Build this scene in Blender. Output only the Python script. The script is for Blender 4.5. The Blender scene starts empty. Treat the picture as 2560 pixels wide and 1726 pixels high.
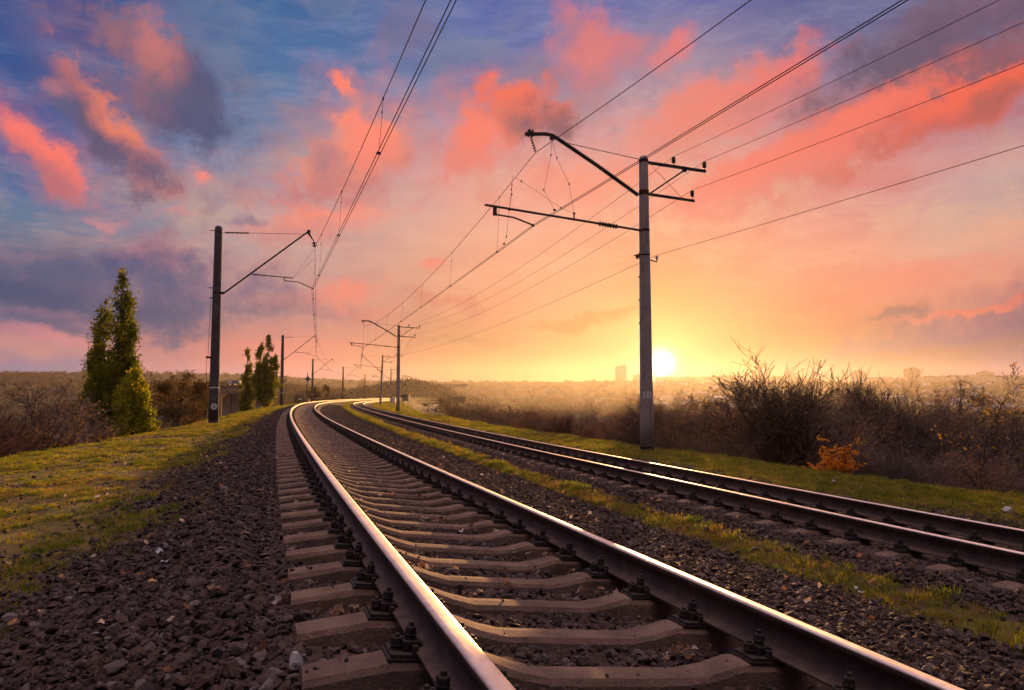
import bpy, math, random
import numpy as np
from mathutils import Vector, Matrix

R = math.radians
rng = np.random.default_rng(7)
random.seed(7)
SC = bpy.context.scene
COL = SC.collection

# ------------------------------------------------------------------ camera
F_PX, W_PX, H_PX = 1871.0, 2560.0, 1726.0
PITCH = math.atan((991.08 - 863.0) / F_PX)
CAM_Z = 1.6
cam_d = bpy.data.cameras.new('camera')
cam = bpy.data.objects.new('camera', cam_d)
COL.objects.link(cam)
cam_d.sensor_width = 36.0
cam_d.lens = F_PX / W_PX * 36.0
cam_d.clip_start = 0.05
cam_d.clip_end = 20000
cam.location = (0, 0, CAM_Z)
cam.rotation_euler = (math.pi / 2 + PITCH, 0, 0)
SC.camera = cam


def ray(px, py):
    """direction (x, y, z) of a photograph pixel, scaled to y = 1"""
    x = (px - W_PX / 2) / F_PX
    y = -(py - H_PX / 2) / F_PX
    fw = math.cos(PITCH) - y * math.sin(PITCH)
    up = math.sin(PITCH) + y * math.cos(PITCH)
    return x / fw, 1.0, up / fw


def at(px, py, Y):
    a, _, c = ray(px, py)
    return Vector((a * Y, Y, CAM_Z + c * Y))


def azel(px, py):
    a, b, c = ray(px, py)
    return math.degrees(math.atan2(a, b)), math.degrees(math.atan2(c, math.hypot(a, b)))


def D(px, py):                      # coordinates read off a 2326 px wide view of the photograph
    return px * 2560 / 2326.0, py * 2560 / 2326.0


# ------------------------------------------------------------------ colour
def s2l(c):
    c = c / 255.0
    return c / 12.92 if c <= 0.04045 else ((c + 0.055) / 1.055) ** 2.4


def rgb(r, g, b, k=1.0):
    return (s2l(r) * k, s2l(g) * k, s2l(b) * k, 1.0)


# ------------------------------------------------------------------ node helper
class NT:
    def __init__(self, tree):
        self.t = tree
        self.n = tree.nodes
        self.l = tree.links

    def add(self, typ, **kw):
        n = self.n.new(typ)
        for k, v in kw.items():
            setattr(n, k, v)
        return n

    def put(self, sock, v):
        if v is None:
            return
        if isinstance(v, bpy.types.NodeSocket):
            self.l.new(v, sock)
        else:
            sock.default_value = v

    def m(self, op, a, b=None, c=None, clamp=False):
        n = self.add('ShaderNodeMath', operation=op, use_clamp=clamp)
        self.put(n.inputs[0], a)
        self.put(n.inputs[1], b)
        self.put(n.inputs[2], c)
        return n.outputs[0]

    def vm(self, op, a, b=None, scale=None):
        n = self.add('ShaderNodeVectorMath', operation=op)
        self.put(n.inputs[0], a)
        self.put(n.inputs[1], b)
        if scale is not None:
            self.put(n.inputs['Scale'], scale)
        return n.outputs[1] if op in ('LENGTH', 'DOT_PRODUCT', 'DISTANCE') else n.outputs[0]

    def mix(self, f, a, b, mode='MIX'):
        n = self.add('ShaderNodeMix', data_type='RGBA', blend_type=mode)
        self.put(n.inputs[0], f)
        self.put(n.inputs[6], a)
        self.put(n.inputs[7], b)
        return n.outputs[2]

    def sep(self, v):
        n = self.add('ShaderNodeSeparateXYZ')
        self.put(n.inputs[0], v)
        return n.outputs

    def comb(self, x, y, z):
        n = self.add('ShaderNodeCombineXYZ')
        for i, v in enumerate((x, y, z)):
            self.put(n.inputs[i], v)
        return n.outputs[0]

    def step(self, v, a, b, to0=0.0, to1=1.0, smooth=True):
        n = self.add('ShaderNodeMapRange', interpolation_type='SMOOTHSTEP' if smooth else 'LINEAR')
        self.put(n.inputs[0], v)
        for i, q in enumerate((a, b, to0, to1)):
            self.put(n.inputs[1 + i], q)
        return n.outputs[0]

    def noise(self, vec, scale, detail=4, rough=0.5, dist=0.0, col=False):
        n = self.add('ShaderNodeTexNoise')
        self.put(n.inputs['Vector'], vec)
        n.inputs['Scale'].default_value = scale
        n.inputs['Detail'].default_value = detail
        n.inputs['Roughness'].default_value = rough
        n.inputs['Distortion'].default_value = dist
        return n.outputs[1] if col else n.outputs[0]

    def ramp(self, f, stops, interp='LINEAR'):
        n = self.add('ShaderNodeValToRGB')
        r = n.color_ramp
        r.interpolation = interp
        while len(r.elements) < len(stops):
            r.elements.new(0.5)
        for e, (p, c) in zip(r.elements, sorted(stops, key=lambda q: q[0])):
            e.position = p
            e.color = c
        self.put(n.inputs[0], f)
        return n.outputs[0]


# ------------------------------------------------------------------ world: dusk sky with lit clouds
SUN_AZ, SUN_EL = azel(1652, 909)
LAMP_EL = R(5.5)
SUN_COL = (1.0, 0.50, 0.17)
HAZE_D, HAZE_G, HAZE_TOP = 0.000075, 0.68, 112.0
SUN_DIR = Vector((math.sin(R(SUN_AZ)) * math.cos(LAMP_EL), math.cos(R(SUN_AZ)) * math.cos(LAMP_EL), math.sin(LAMP_EL)))


def sky_behind(az, el, col):
    """sky radiance such that sky plus the light scattered by the haze in front of it gives col"""
    d = Vector((math.sin(R(az)) * math.cos(R(el)), math.cos(R(az)) * math.cos(R(el)), math.sin(R(el))))
    L = min(HAZE_TOP / max(0.02, math.sin(R(max(el, 0.5)))), 2800)
    c = d.dot(SUN_DIR)
    ph = (1 - HAZE_G ** 2) / (4 * math.pi * (1 + HAZE_G ** 2 - 2 * HAZE_G * c) ** 1.5)
    k = 10.0 * ph * (1 - math.exp(-HAZE_D * L)) * 0.8
    a = math.exp(-HAZE_D * L)
    return tuple(max(q - k * s, 0.14 * q) / a for q, s in zip(col[:3], SUN_COL)) + (1.0,)


SKY_K = 0.50
BACK_K = 0.50


def build_world():
    w = bpy.data.worlds.new('World')
    SC.world = w
    w.use_nodes = True
    T = NT(w.node_tree)
    T.n.clear()
    tc = T.add('ShaderNodeTexCoord')
    dirv = tc.outputs['Generated']
    x, y, z = T.sep(dirv)
    hyp = T.m('SQRT', T.m('ADD', T.m('MULTIPLY', x, x), T.m('MULTIPLY', y, y)))
    A = T.m('MULTIPLY', T.m('ARCTAN2', x, y), 180 / math.pi)
    E = T.m('MULTIPLY', T.m('ARCTAN2', z, hyp), 180 / math.pi)
    AE = T.comb(A, E, 0.0)
    # noise fields in degrees
    n1 = T.noise(T.vm('SCALE', AE, scale=1 / 9.0), 1.0, 2, 0.5, col=True)
    n2 = T.noise(T.vm('SCALE', AE, scale=1 / 2.6), 1.0, 7, 0.60, col=True)
    w1 = T.vm('SCALE', T.vm('SUBTRACT', n1, (0.5, 0.5, 0.5)), scale=3.2)
    w2 = T.vm('SCALE', T.vm('SUBTRACT', n2, (0.5, 0.5, 0.5)), scale=3.0)
    WP = T.vm('ADD', AE, T.vm('ADD', w1, w2))
    WA, WE, _ = T.sep(WP)
    fb = T.noise(T.vm('ADD', T.vm('SCALE', AE, scale=1 / 3.6), (13.1, 4.7, 0)), 1.0, 10, 0.68)
    fb2 = T.noise(T.vm('ADD', T.vm('SCALE', AE, scale=1 / 4.5), (3.1, 24.7, 0)), 1.0, 5, 0.55)
    # fine streaked cirrus, stretched sideways
    rip = T.noise(T.vm('MULTIPLY', T.vm('ADD', AE, T.vm('SCALE', w1, scale=0.8)), (0.14, 0.80, 1)), 1.0, 9, 0.68)
    rip2 = T.noise(T.vm('ADD', T.vm('MULTIPLY', T.vm('ADD', AE, w1), (0.30, 0.62, 1)), (7, 3, 0)), 1.0, 6, 0.6)
    EW = T.m('ADD', E, T.m('MULTIPLY', T.m('SUBTRACT', fb2, 0.5), 3.0))
    e01 = T.m('DIVIDE', EW, 32.0, clamp=True)

    cols = {
        60: [(868, 142, 128, 146), (835, 158, 130, 142), (800, 198, 142, 132), (765, 200, 138, 132), (725, 140, 116, 134), (650, 100, 98, 124), (560, 94, 104, 134), (500, 96, 120, 150), (430, 82, 110, 152), (300, 48, 92, 150), (110, 12, 78, 140), (0, 20, 74, 138)],
        600: [(868, 228, 165, 148), (830, 244, 162, 130), (790, 236, 152, 124), (700, 190, 142, 132), (600, 190, 150, 145), (500, 182, 160, 158), (400, 150, 145, 168), (300, 110, 126, 158), (200, 86, 116, 158), (100, 70, 108, 156), (0, 60, 102, 152)],
        1163: [(868, 255, 186, 132), (800, 255, 186, 125), (700, 252, 175, 125), (600, 246, 172, 132), (500, 240, 172, 142), (400, 238, 166, 145), (300, 205, 152, 155), (200, 122, 126, 165), (100, 96, 110, 165), (0, 90, 104, 165)],
        1520: [(868, 255, 232, 140), (800, 255, 228, 145), (740, 255, 212, 130), (690, 255, 194, 122), (600, 253, 172, 120), (500, 250, 166, 127), (400, 246, 152, 125), (300, 228, 155, 145), (200, 190, 150, 155), (100, 148, 130, 160), (0, 108, 110, 162)],
        1900: [(868, 235, 168, 122), (800, 240, 172, 120), (740, 248, 168, 115), (650, 246, 158, 118), (560, 240, 162, 132), (450, 225, 150, 138), (350, 225, 140, 130), (250, 190, 130, 140), (150, 135, 115, 145), (50, 100, 100, 145), (0, 95, 98, 148)],
        2280: [(868, 160, 132, 138), (800, 150, 127, 137), (740, 208, 150, 128), (650, 232, 152, 122), (560, 226, 164, 142), (450, 190, 155, 152), (350, 205, 150, 145), (250, 160, 125, 145), (150, 105, 92, 120), (50, 86, 86, 126), (0, 84, 86, 130)],
    }
    ramps, azs = [], []
    for cx, st in cols.items():
        stops = []
        for (dy, r, g, b) in st:
            a, e = azel(*D(cx, dy))
            stops.append((max(0.0, min(0.87, e / 32.0)), sky_behind(a, e, rgb(r, g, b))))
        a0 = azel(*D(cx, 800))[0]
        # overhead and beyond the frame: soft mauve-blue dusk
        stops.append((1.0, rgb(60, 84, 148)))
        ramps.append(T.ramp(e01, stops))
        azs.append(a0)
    AW = T.m('ADD', A, T.m('MULTIPLY', T.m('SUBTRACT', fb, 0.5), 3.0))
    base = ramps[0]
    for i in range(1, len(ramps)):
        base = T.mix(T.step(AW, azs[i - 1], azs[i]), base, ramps[i])

    # cirrus texture
    up = T.step(E, 4.0, 12.0)
    cir = T.m('MULTIPLY', T.step(rip, 0.40, 0.72), T.m('MULTIPLY', up, 0.26))
    pale = T.mix(T.step(E, 9.0, 22.0), rgb(250, 185, 150), rgb(168, 168, 196))
    base = T.mix(cir, base, pale)
    cir2 = T.m('MULTIPLY', T.step(rip2, 0.50, 0.72), T.m('MULTIPLY', up, 0.30))
    base = T.mix(cir2, base, T.mix(T.step(E, 10, 22), rgb(226, 140, 120), rgb(70, 84, 140)))

    # broken veil of high cloud
    ve = T.noise(T.vm('ADD', T.vm('MULTIPLY', T.vm('ADD', AE, w1), (1 / 8.0, 1 / 4.6, 1)), (5.3, 9.1, 0)), 1.0, 9, 0.64)
    vem = T.m('MULTIPLY', T.step(ve, 0.46, 0.66), T.m('MULTIPLY', T.step(E, 7, 13), 0.55))
    vem = T.m('MULTIPLY', vem, T.step(A, -36, -22, 0.25, 1.0))
    base = T.mix(vem, base, T.mix(T.step(E, 12, 25), rgb(208, 168, 142), rgb(106, 120, 148)))

    # clouds: centre (x, y), half sizes, tilt (deg, + = rises to the right), lit colour, shaded colour,
    # how far the shaded colour reaches (-1 none .. 1 all), opacity; sizes in view pixels (2326 wide)
    C = []

    def cloud(x_, y_, rx, ry, rot, lit, dark, sh=0.0, op=1.0, soft=0.5, la=90):
        C.append((x_, y_, rx, ry, rot, lit, dark, sh, op, soft, la))
    coral, hot, pinkc = (246, 132, 98), (250, 118, 84), (250, 148, 114)
    purple, brown, slate = (92, 88, 112), (118, 92, 108), (78, 84, 118)
    cloud(150, 650, 330, 88, -4, (140, 114, 130), (84, 86, 114), 0.5, 0.95, 0.7)
    cloud(60, 590, 180, 40, -8, (150, 120, 134), (88, 92, 120), 0.4, 0.8, 0.7)
    cloud(170, 735, 200, 26, 3, (170, 124, 132), (104, 98, 120), 0.3, 0.8, 0.8)
    cloud(410, 680, 230, 66, 4, (160, 122, 132), (96, 94, 118), 0.5, 0.9, 0.75)
    cloud(120, 772, 150, 22, 2, (228, 142, 138), (200, 132, 140), 0.0, 0.5, 0.8)
    cloud(330, 600, 110, 60, 10, (190, 120, 125), (88, 90, 122), 0.55, 0.85, 0.7)
    cloud(560, 640, 70, 40, 10, (190, 135, 130), (120, 105, 130), 0.4, 0.5, 0.8)
    cloud(390, 205, 190, 92, -44, (150, 104, 116), (84, 84, 116), 0.35, 0.97, 0.55, 140)
    cloud(352, 128, 58, 88, 14, (206, 120, 112), (126, 100, 116), -0.1, 0.85, 0.8)
    cloud(470, 262, 120, 50, -30, (100, 94, 122), (80, 84, 118), 0.3, 0.8, 0.8)
    cloud(245, 285, 215, 60, -47, coral, (100, 88, 114), 0.10, 0.98, 0.5, 42)
    cloud(118, 205, 60, 45, -35, (190, 118, 120), (96, 92, 126), 0.1, 0.85, 0.7)
    cloud(60, 90, 60, 90, 30, (110, 100, 138), (60, 82, 138), 0.2, 0.6, 0.9)
    cloud(102, 352, 128, 46, -36, (254, 122, 104), (190, 110, 116), -0.05, 1.0, 0.5, 60)
    cloud(350, 380, 70, 34, -40, (200, 120, 118), (104, 92, 116), 0.2, 0.85, 0.7, 60)
    cloud(478, 405, 30, 22, 0, (248, 138, 122), (200, 140, 140), -0.2, 0.95, 0.6)
    cloud(250, 495, 48, 16, -8, (214, 138, 134), (160, 130, 145), -0.3, 0.7, 0.8)
    cloud(410, 488, 44, 18, 5, (216, 140, 134), (170, 140, 150), -0.3, 0.65, 0.8)
    cloud(785, 385, 165, 92, 38, pinkc, (196, 124, 122), 0.02, 1.0, 0.5, 100)
    cloud(842, 310, 64, 66, 10, (255, 138, 114), (236, 132, 116), -0.4, 1.0, 0.6)
    cloud(738, 352, 50, 52, 30, (190, 128, 130), (150, 116, 130), 0.4, 0.7, 0.9)
    cloud(788, 196, 62, 24, -32, (252, 132, 110), (206, 132, 130), -0.3, 1.0, 0.6)
    cloud(720, 520, 190, 44, 10, (253, 146, 120), (206, 138, 130), -0.2, 0.85, 0.9)
    cloud(565, 512, 50, 16, 0, (150, 124, 140), (120, 108, 135), 0.3, 0.7, 0.9)
    cloud(795, 655, 80, 42, 0, (248, 142, 114), (226, 140, 122), -0.3, 0.85, 0.8)
    cloud(690, 690, 160, 22, -4, (205, 136, 128), (180, 124, 124), 0.1, 0.6, 0.9)
    cloud(1180, 258, 128, 66, 6, (248, 120, 92), (160, 104, 102), -0.05, 1.0, 0.5, 110)
    cloud(1240, 262, 52, 42, 0, (170, 100, 98), (140, 96, 104), 0.2, 0.85, 0.8)
    cloud(1075, 330, 92, 66, 20, (252, 132, 106), (230, 132, 116), -0.3, 0.95, 0.75)
    cloud(1300, 420, 170, 60, 8, (252, 146, 116), (238, 150, 128), -0.3, 0.6, 1.0)
    cloud(985, 610, 34, 18, 20, (250, 140, 112), (240, 150, 125), -0.4, 0.7, 0.9)
    cloud(1020, 690, 90, 22, -8, (228, 138, 104), (214, 134, 108), 0.0, 0.6, 0.9)
    cloud(860, 712, 70, 20, 0, (232, 140, 116), (216, 136, 116), 0.0, 0.55, 0.9)
    cloud(1340, 120, 70, 110, 22, (238, 126, 112), (178, 122, 132), -0.15, 0.9, 0.85)
    cloud(1285, 40, 40, 50, 20, (226, 122, 122), (150, 118, 140), -0.1, 0.7, 0.9)
    cloud(1425, 105, 70, 60, -20, (236, 120, 112), (180, 122, 134), -0.1, 0.75, 0.9)
    cloud(1530, 110, 70, 36, 30, (244, 122, 110), (190, 128, 136), -0.2, 0.8, 0.85)
    cloud(925, 75, 70, 60, 60, (136, 114, 138), (120, 106, 136), 0.0, 0.6, 1.0)
    cloud(1620, 250, 240, 86, 18, (246, 132, 108), (222, 136, 122), -0.2, 0.9, 0.85)
    cloud(1760, 190, 120, 50, 30, (240, 120, 106), (196, 124, 126), -0.1, 0.7, 0.9)
    cloud(2090, 110, 330, 95, 22, (132, 98, 110), (92, 80, 104), 0.3, 0.88, 0.8)
    cloud(2180, 185, 230, 60, 22, (150, 96, 100), (106, 86, 102), 0.25, 0.85, 0.8)
    cloud(1850, 345, 330, 66, 17, (248, 128, 102), (216, 124, 112), -0.25, 1.0, 0.75)
    cloud(2170, 255, 300, 54, 20, (244, 108, 82), (200, 102, 92), -0.2, 1.0, 0.6)
    cloud(2290, 205, 90, 34, 18, (226, 104, 76), (180, 96, 88), 0.0, 0.9, 0.8)
    cloud(1700, 400, 240, 60, 14, (250, 136, 112), (240, 142, 122), -0.3, 0.75, 0.95)
    cloud(2260, 545, 130, 40, 20, (240, 176, 134), (214, 160, 138), -0.2, 0.55, 0.9)
    cloud(2280, 400, 120, 36, 16, (218, 178, 160), (190, 160, 158), -0.2, 0.5, 0.9)
    cloud(2080, 640, 160, 36, 8, (250, 150, 118), (230, 150, 126), -0.3, 0.6, 1.0)
    cloud(2160, 768, 340, 46, 8, (190, 134, 124), (122, 104, 122), 0.35, 1.0, 0.7)
    cloud(2060, 800, 300, 22, 4, (176, 130, 124), (130, 110, 122), 0.4, 0.9, 0.8)
    cloud(2280, 722, 180, 38, 14, (196, 134, 122), (116, 102, 122), 0.4, 1.0, 0.7)
    cloud(2030, 712, 60, 12, 4, (200, 130, 112), (170, 122, 116), 0.3, 0.8, 0.8)
    cloud(2180, 705, 130, 10, 10, (248, 142, 104), (226, 140, 114), -0.4, 0.8, 0.8)
    cloud(1285, 730, 95, 14, 8, (232, 146, 96), (222, 142, 100), 0.0, 0.75, 0.9)
    cloud(1420, 716, 50, 10, 14, (240, 158, 96), (230, 150, 100), 0.0, 0.6, 0.9)
    cloud(1110, 775, 140, 12, 3, (238, 162, 114), (230, 156, 116), 0.0, 0.5, 1.0)
    cloud(2060, 830, 420, 16, 3, (180, 136, 132), (170, 132, 136), 0.0, 0.55, 1.0)
    halo = [(x_, y_, rx * 1.55, ry * 1.75, rot, tuple((a_ + b_) // 2 for a_, b_ in zip(lit, dark)), dark, sh - 0.2, 0.42, 1.15, la) for (x_, y_, rx, ry, rot, lit, dark, sh, op, soft, la) in C if op >= 0.95]
    C = halo + C
    fbt = T.m('MULTIPLY_ADD', fb, 2.7, -1.35)
    fbl = T.m('MULTIPLY_ADD', T.m('MULTIPLY_ADD', fb, 0.5, T.m('MULTIPLY', fb2, 0.5)), 4.6, -2.3)
    SEC = [(-90.0, -13.0), (-13.0, 5.0), (5.0, 90.0)]
    sect = [base, base, base]
    for (cx, cy, rx, ry, rot, lit, dark, sh, op, soft, la) in C:
        px, py = D(cx, cy)
        a0, e0 = azel(px, py)
        a1, e1 = azel(px + 10, py)
        a2, e2 = azel(px, py - 10)
        ka = math.hypot((a1 - a0), (e1 - e0)) / 10 * 2560 / 2326
        ke = math.hypot((a2 - a0), (e2 - e0)) / 10 * 2560 / 2326
        k = (ka + ke) / 2
        c_, s_ = math.cos(R(rot)), math.sin(R(rot))
        ext = k * math.hypot(rx * c_, ry * s_) * 1.9 + 2.5
        lc, ls = math.cos(R(la)), math.sin(R(la))
        hit = [i for i, (lo, hi) in enumerate(SEC) if a0 + ext > lo and a0 - ext < hi]
        for i in hit:
            v = T.vm('SUBTRACT', WP, (a0, e0, 0))
            p = T.vm('DOT_PRODUCT', v, (c_ / (rx * k), s_ / (rx * k), 0))
            q = T.vm('DOT_PRODUCT', v, (-s_ / (ry * k), c_ / (ry * k), 0))
            d = T.m('ADD', T.vm('LENGTH', T.comb(p, q, 0.0)), fbt)
            mask = T.step(d, 1.04 + 0.42 * soft, 0.96 - 0.78 * soft, 0.0, op)
            t = T.m('ADD', T.vm('DOT_PRODUCT', v, (lc / (ry * k), ls / (ry * k), 0)), fbl)
            colr = T.mix(T.step(t, sh - 0.95, sh + 0.95), sky_behind(a0, e0, rgb(*dark)), sky_behind(a0, e0, rgb(*lit)))
            sect[i] = T.mix(mask, sect[i], colr)

    # glow and disc of the sun, by angle from it
    sd = Vector((math.sin(R(SUN_AZ)) * math.cos(R(SUN_EL)), math.cos(R(SUN_AZ)) * math.cos(R(SUN_EL)), math.sin(R(SUN_EL))))
    ang = T.m('MULTIPLY', T.m('ARCCOSINE', T.m('MINIMUM', T.vm('DOT_PRODUCT', dirv, tuple(sd)), 1.0)), 180 / math.pi)

    def gauss(s):
        return T.m('EXPONENT', T.m('MULTIPLY', T.m('MULTIPLY', ang, ang), -1 / (s * s)))
    g0 = T.vm('SCALE', (1.0, 0.90, 0.55), scale=T.m('MULTIPLY', gauss(0.80), 4.0))
    g1 = T.vm('SCALE', (1.0, 0.72, 0.28), scale=T.m('MULTIPLY', gauss(2.7), 0.42))
    g2 = T.vm('SCALE', (0.9, 0.50, 0.12), scale=T.m('MULTIPLY', gauss(7.0), 0.10))
    glow = T.vm('ADD', g0, T.vm('ADD', g1, g2))
    low = T.step(E, 0.4, -3.0)

    def bgnode(c, k):
        n = T.add('ShaderNodeBackground')
        T.put(n.inputs[0], c)
        n.inputs[1].default_value = k
        return n.outputs[0]

    def mixs(f, a, b):
        n = T.add('ShaderNodeMixShader')
        T.put(n.inputs[0], f)
        T.l.new(a, n.inputs[1])
        T.l.new(b, n.inputs[2])
        return n.outputs[0]
    fronts = [bgnode(T.mix(low, T.vm('ADD', c, glow), rgb(120, 96, 92)), SKY_K) for c in sect]
    front = mixs(T.m('GREATER_THAN', A, SEC[0][1]), fronts[0], mixs(T.m('GREATER_THAN', A, SEC[1][1]), fronts[1], fronts[2]))
    # behind the viewer and overhead: unseen pink-mauve sky, brightened overhead as added fill light
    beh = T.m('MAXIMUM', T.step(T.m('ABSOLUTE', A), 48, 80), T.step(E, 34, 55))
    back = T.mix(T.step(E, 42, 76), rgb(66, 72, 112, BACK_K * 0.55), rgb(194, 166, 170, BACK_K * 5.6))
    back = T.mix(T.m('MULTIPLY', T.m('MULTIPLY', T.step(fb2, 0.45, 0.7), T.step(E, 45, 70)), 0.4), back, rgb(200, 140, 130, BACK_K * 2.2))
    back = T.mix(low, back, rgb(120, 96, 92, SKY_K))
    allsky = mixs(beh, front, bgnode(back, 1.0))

    sky = T.add('ShaderNodeTexSky', sky_type='NISHITA')
    sky.sun_disc = False
    sky.sun_elevation = LAMP_EL
    sky.sun_rotation = R(SUN_AZ)
    sky.dust_density = 3.0
    bg2 = T.add('ShaderNodeBackground')
    T.put(bg2.inputs[0], sky.outputs[0])
    bg2.inputs[1].default_value = 0.001
    ad = T.add('ShaderNodeAddShader')
    T.l.new(allsky, ad.inputs[0])
    T.l.new(bg2.outputs[0], ad.inputs[1])
    out = T.add('ShaderNodeOutputWorld')
    T.l.new(ad.outputs[0], out.inputs[0])
    w.cycles.sampling_method = 'MANUAL'
    w.cycles.sample_map_resolution = 1024


build_world()

# ------------------------------------------------------------------ sun and exposure
sun_d = bpy.data.lights.new('sun', 'SUN')
sun = bpy.data.objects.new('sun', sun_d)
COL.objects.link(sun)
sun_d.energy = 5.0
sun_d.angle = R(0.5)
sun_d.color = SUN_COL
sun.rotation_euler = Vector((math.sin(R(SUN_AZ)) * math.cos(LAMP_EL), math.cos(R(SUN_AZ)) * math.cos(LAMP_EL), math.sin(LAMP_EL))).to_track_quat('Z', 'Y').to_euler()

SC.view_settings.view_transform = 'Standard'
SC.view_settings.look = 'None'
SC.view_settings.exposure = 1.0
SC.view_settings.gamma = 1.0
SC.view_settings.use_curve_mapping = False
SC.cycles.use_denoising = True
SC.cycles.max_bounces = 6
SC.cycles.transparent_max_bounces = 16
SC.cycles.diffuse_bounces = 3
SC.cycles.volume_bounces = 0

# ------------------------------------------------------------------ mesh helper
class MB:
    def __init__(self):
        self.v, self.f, self.mi = [], [], []

    def add(self, vs, fs, mi=0):
        o = len(self.v)
        self.v.extend([tuple(p) for p in vs])
        for f in fs:
            self.f.append(tuple(i + o for i in f))
            self.mi.append(mi)

    def box(self, c, s, M=None, mi=0):
        x, y, z = (q / 2 for q in s)
        vs = [Vector((c[0] + a * x, c[1] + b * y, c[2] + d * z)) for a, b, d in
              ((-1, -1, -1), (1, -1, -1), (1, 1, -1), (-1, 1, -1), (-1, -1, 1), (1, -1, 1), (1, 1, 1), (-1, 1, 1))]
        if M is not None:
            vs = [M @ p for p in vs]
        self.add(vs, [(0, 3, 2, 1), (4, 5, 6, 7), (0, 1, 5, 4), (1, 2, 6, 5), (2, 3, 7, 6), (3, 0, 4, 7)], mi)

    def tube(self, pts, rad, n=6, cap=True, mi=0):
        pts = [Vector(p) for p in pts]
        if not hasattr(rad, '__len__'):
            rad = [rad] * len(pts)
        vs, fs = [], []
        t0 = (pts[1] - pts[0]).normalized()
        ref = Vector((0, 0, 1)) if abs(t0.z) < 0.9 else Vector((1, 0, 0))
        a = t0.cross(ref).normalized()
        for i, p in enumerate(pts):
            if i == 0:
                t = t0
            elif i == len(pts) - 1:
                t = (pts[i] - pts[i - 1]).normalized()
            else:
                t = ((pts[i + 1] - pts[i]).normalized() + (pts[i] - pts[i - 1]).normalized())
                t = t.normalized() if t.length > 1e-6 else t0
            a = (a - t * a.dot(t))
            a = a.normalized() if a.length > 1e-6 else t.orthogonal().normalized()
            b = t.cross(a)
            for k in range(n):
                w = 2 * math.pi * k / n
                vs.append(p + (a * math.cos(w) + b * math.sin(w)) * rad[i])
        for i in range(len(pts) - 1):
            for k in range(n):
                k2 = (k + 1) % n
                fs.append((i * n + k, i * n + k2, (i + 1) * n + k2, (i + 1) * n + k))
        if cap:
            fs.append(tuple(range(n - 1, -1, -1)))
            fs.append(tuple(range((len(pts) - 1) * n, len(pts) * n)))
        self.add(vs, fs, mi)

    def lathe(self, c, prof, n=16, axis='Z', M=None, mi=0):
        vs, fs = [], []
        for (r, h) in prof:
            for k in range(n):
                w = 2 * math.pi * k / n
                p = Vector((r * math.cos(w), r * math.sin(w), h))
                if M is not None:
                    p = M @ p
                vs.append(p + Vector(c))
        for i in range(len(prof) - 1):
            for k in range(n):
                k2 = (k + 1) % n
                fs.append((i * n + k, i * n + k2, (i + 1) * n + k2, (i + 1) * n + k))
        fs.append(tuple(range(n - 1, -1, -1)))
        fs.append(tuple(range((len(prof) - 1) * n, len(prof) * n)))
        self.add(vs, fs, mi)

    def mesh(self, name, mats, smooth=False):
        me = bpy.data.meshes.new(name)
        me.from_pydata(self.v, [], self.f)
        for mt in (mats if isinstance(mats, (list, tuple)) else [mats]):
            me.materials.append(mt)
        if any(self.mi):
            me.polygons.foreach_set('material_index', self.mi)
        if smooth:
            me.polygons.foreach_set('use_smooth', [True] * len(self.f))
        me.update()
        return me

    def build(self, name, mats, parent=None, smooth=False, loc=None):
        o = bpy.data.objects.new(name, self.mesh(name, mats, smooth))
        COL.objects.link(o)
        if parent is not None:
            o.parent = parent
        if loc is not None:
            o.location = loc
        return o


def np_mesh(name, V, Fq, mats, smooth=True):
    """V (n,3) array, Fq (m,3 or 4) int array"""
    V = np.ascontiguousarray(V, dtype=np.float32)
    Fq = np.ascontiguousarray(Fq, dtype=np.int32)
    me = bpy.data.meshes.new(name)
    me.vertices.add(len(V))
    me.vertices.foreach_set('co', V.ravel())
    k = Fq.shape[1]
    me.loops.add(Fq.size)
    me.loops.foreach_set('vertex_index', Fq.ravel())
    me.polygons.add(len(Fq))
    me.polygons.foreach_set('loop_start', np.arange(0, Fq.size, k, dtype=np.int32))
    me.polygons.foreach_set('loop_total', np.full(len(Fq), k, dtype=np.int32))
    for m in (mats if isinstance(mats, (list, tuple)) else [mats]):
        me.materials.append(m)
    if smooth:
        me.polygons.foreach_set('use_smooth', np.ones(len(Fq), dtype=bool))
    me.update(calc_edges=True)
    me.validate()
    return me


def link(name, me, parent=None):
    o = bpy.data.objects.new(name, me)
    COL.objects.link(o)
    if parent is not None:
        o.parent = parent
    return o


def tag(o, label=None, cat=None, group=None, kind=None):
    for k, v in (('label', label), ('category', cat), ('group', group), ('kind', kind)):
        if v:
            o[k] = v
    return o


def empty(name, loc=(0, 0, 0), rz=0.0):
    o = bpy.data.objects.new(name, None)
    COL.objects.link(o)
    o.location = loc
    o.rotation_euler = (0, 0, rz)
    o.empty_display_size = 0.1
    return o


KIDS = {}


def copy_tree(o, parent=None):
    c = o.copy()
    COL.objects.link(c)
    if parent is not None:
        c.parent = parent
    for ch in o.children:
        copy_tree(ch, c)
    return c


# ------------------------------------------------------------------ materials
def mat(name):
    m = bpy.data.materials.new(name)
    m.use_nodes = True
    T = NT(m.node_tree)
    T.n.clear()
    out = T.add('ShaderNodeOutputMaterial')
    b = T.add('ShaderNodeBsdfPrincipled')
    T.l.new(b.outputs[0], out.inputs[0])
    return m, T, b, out


def lin(r, g, b):
    return (r, g, b, 1.0)


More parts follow.
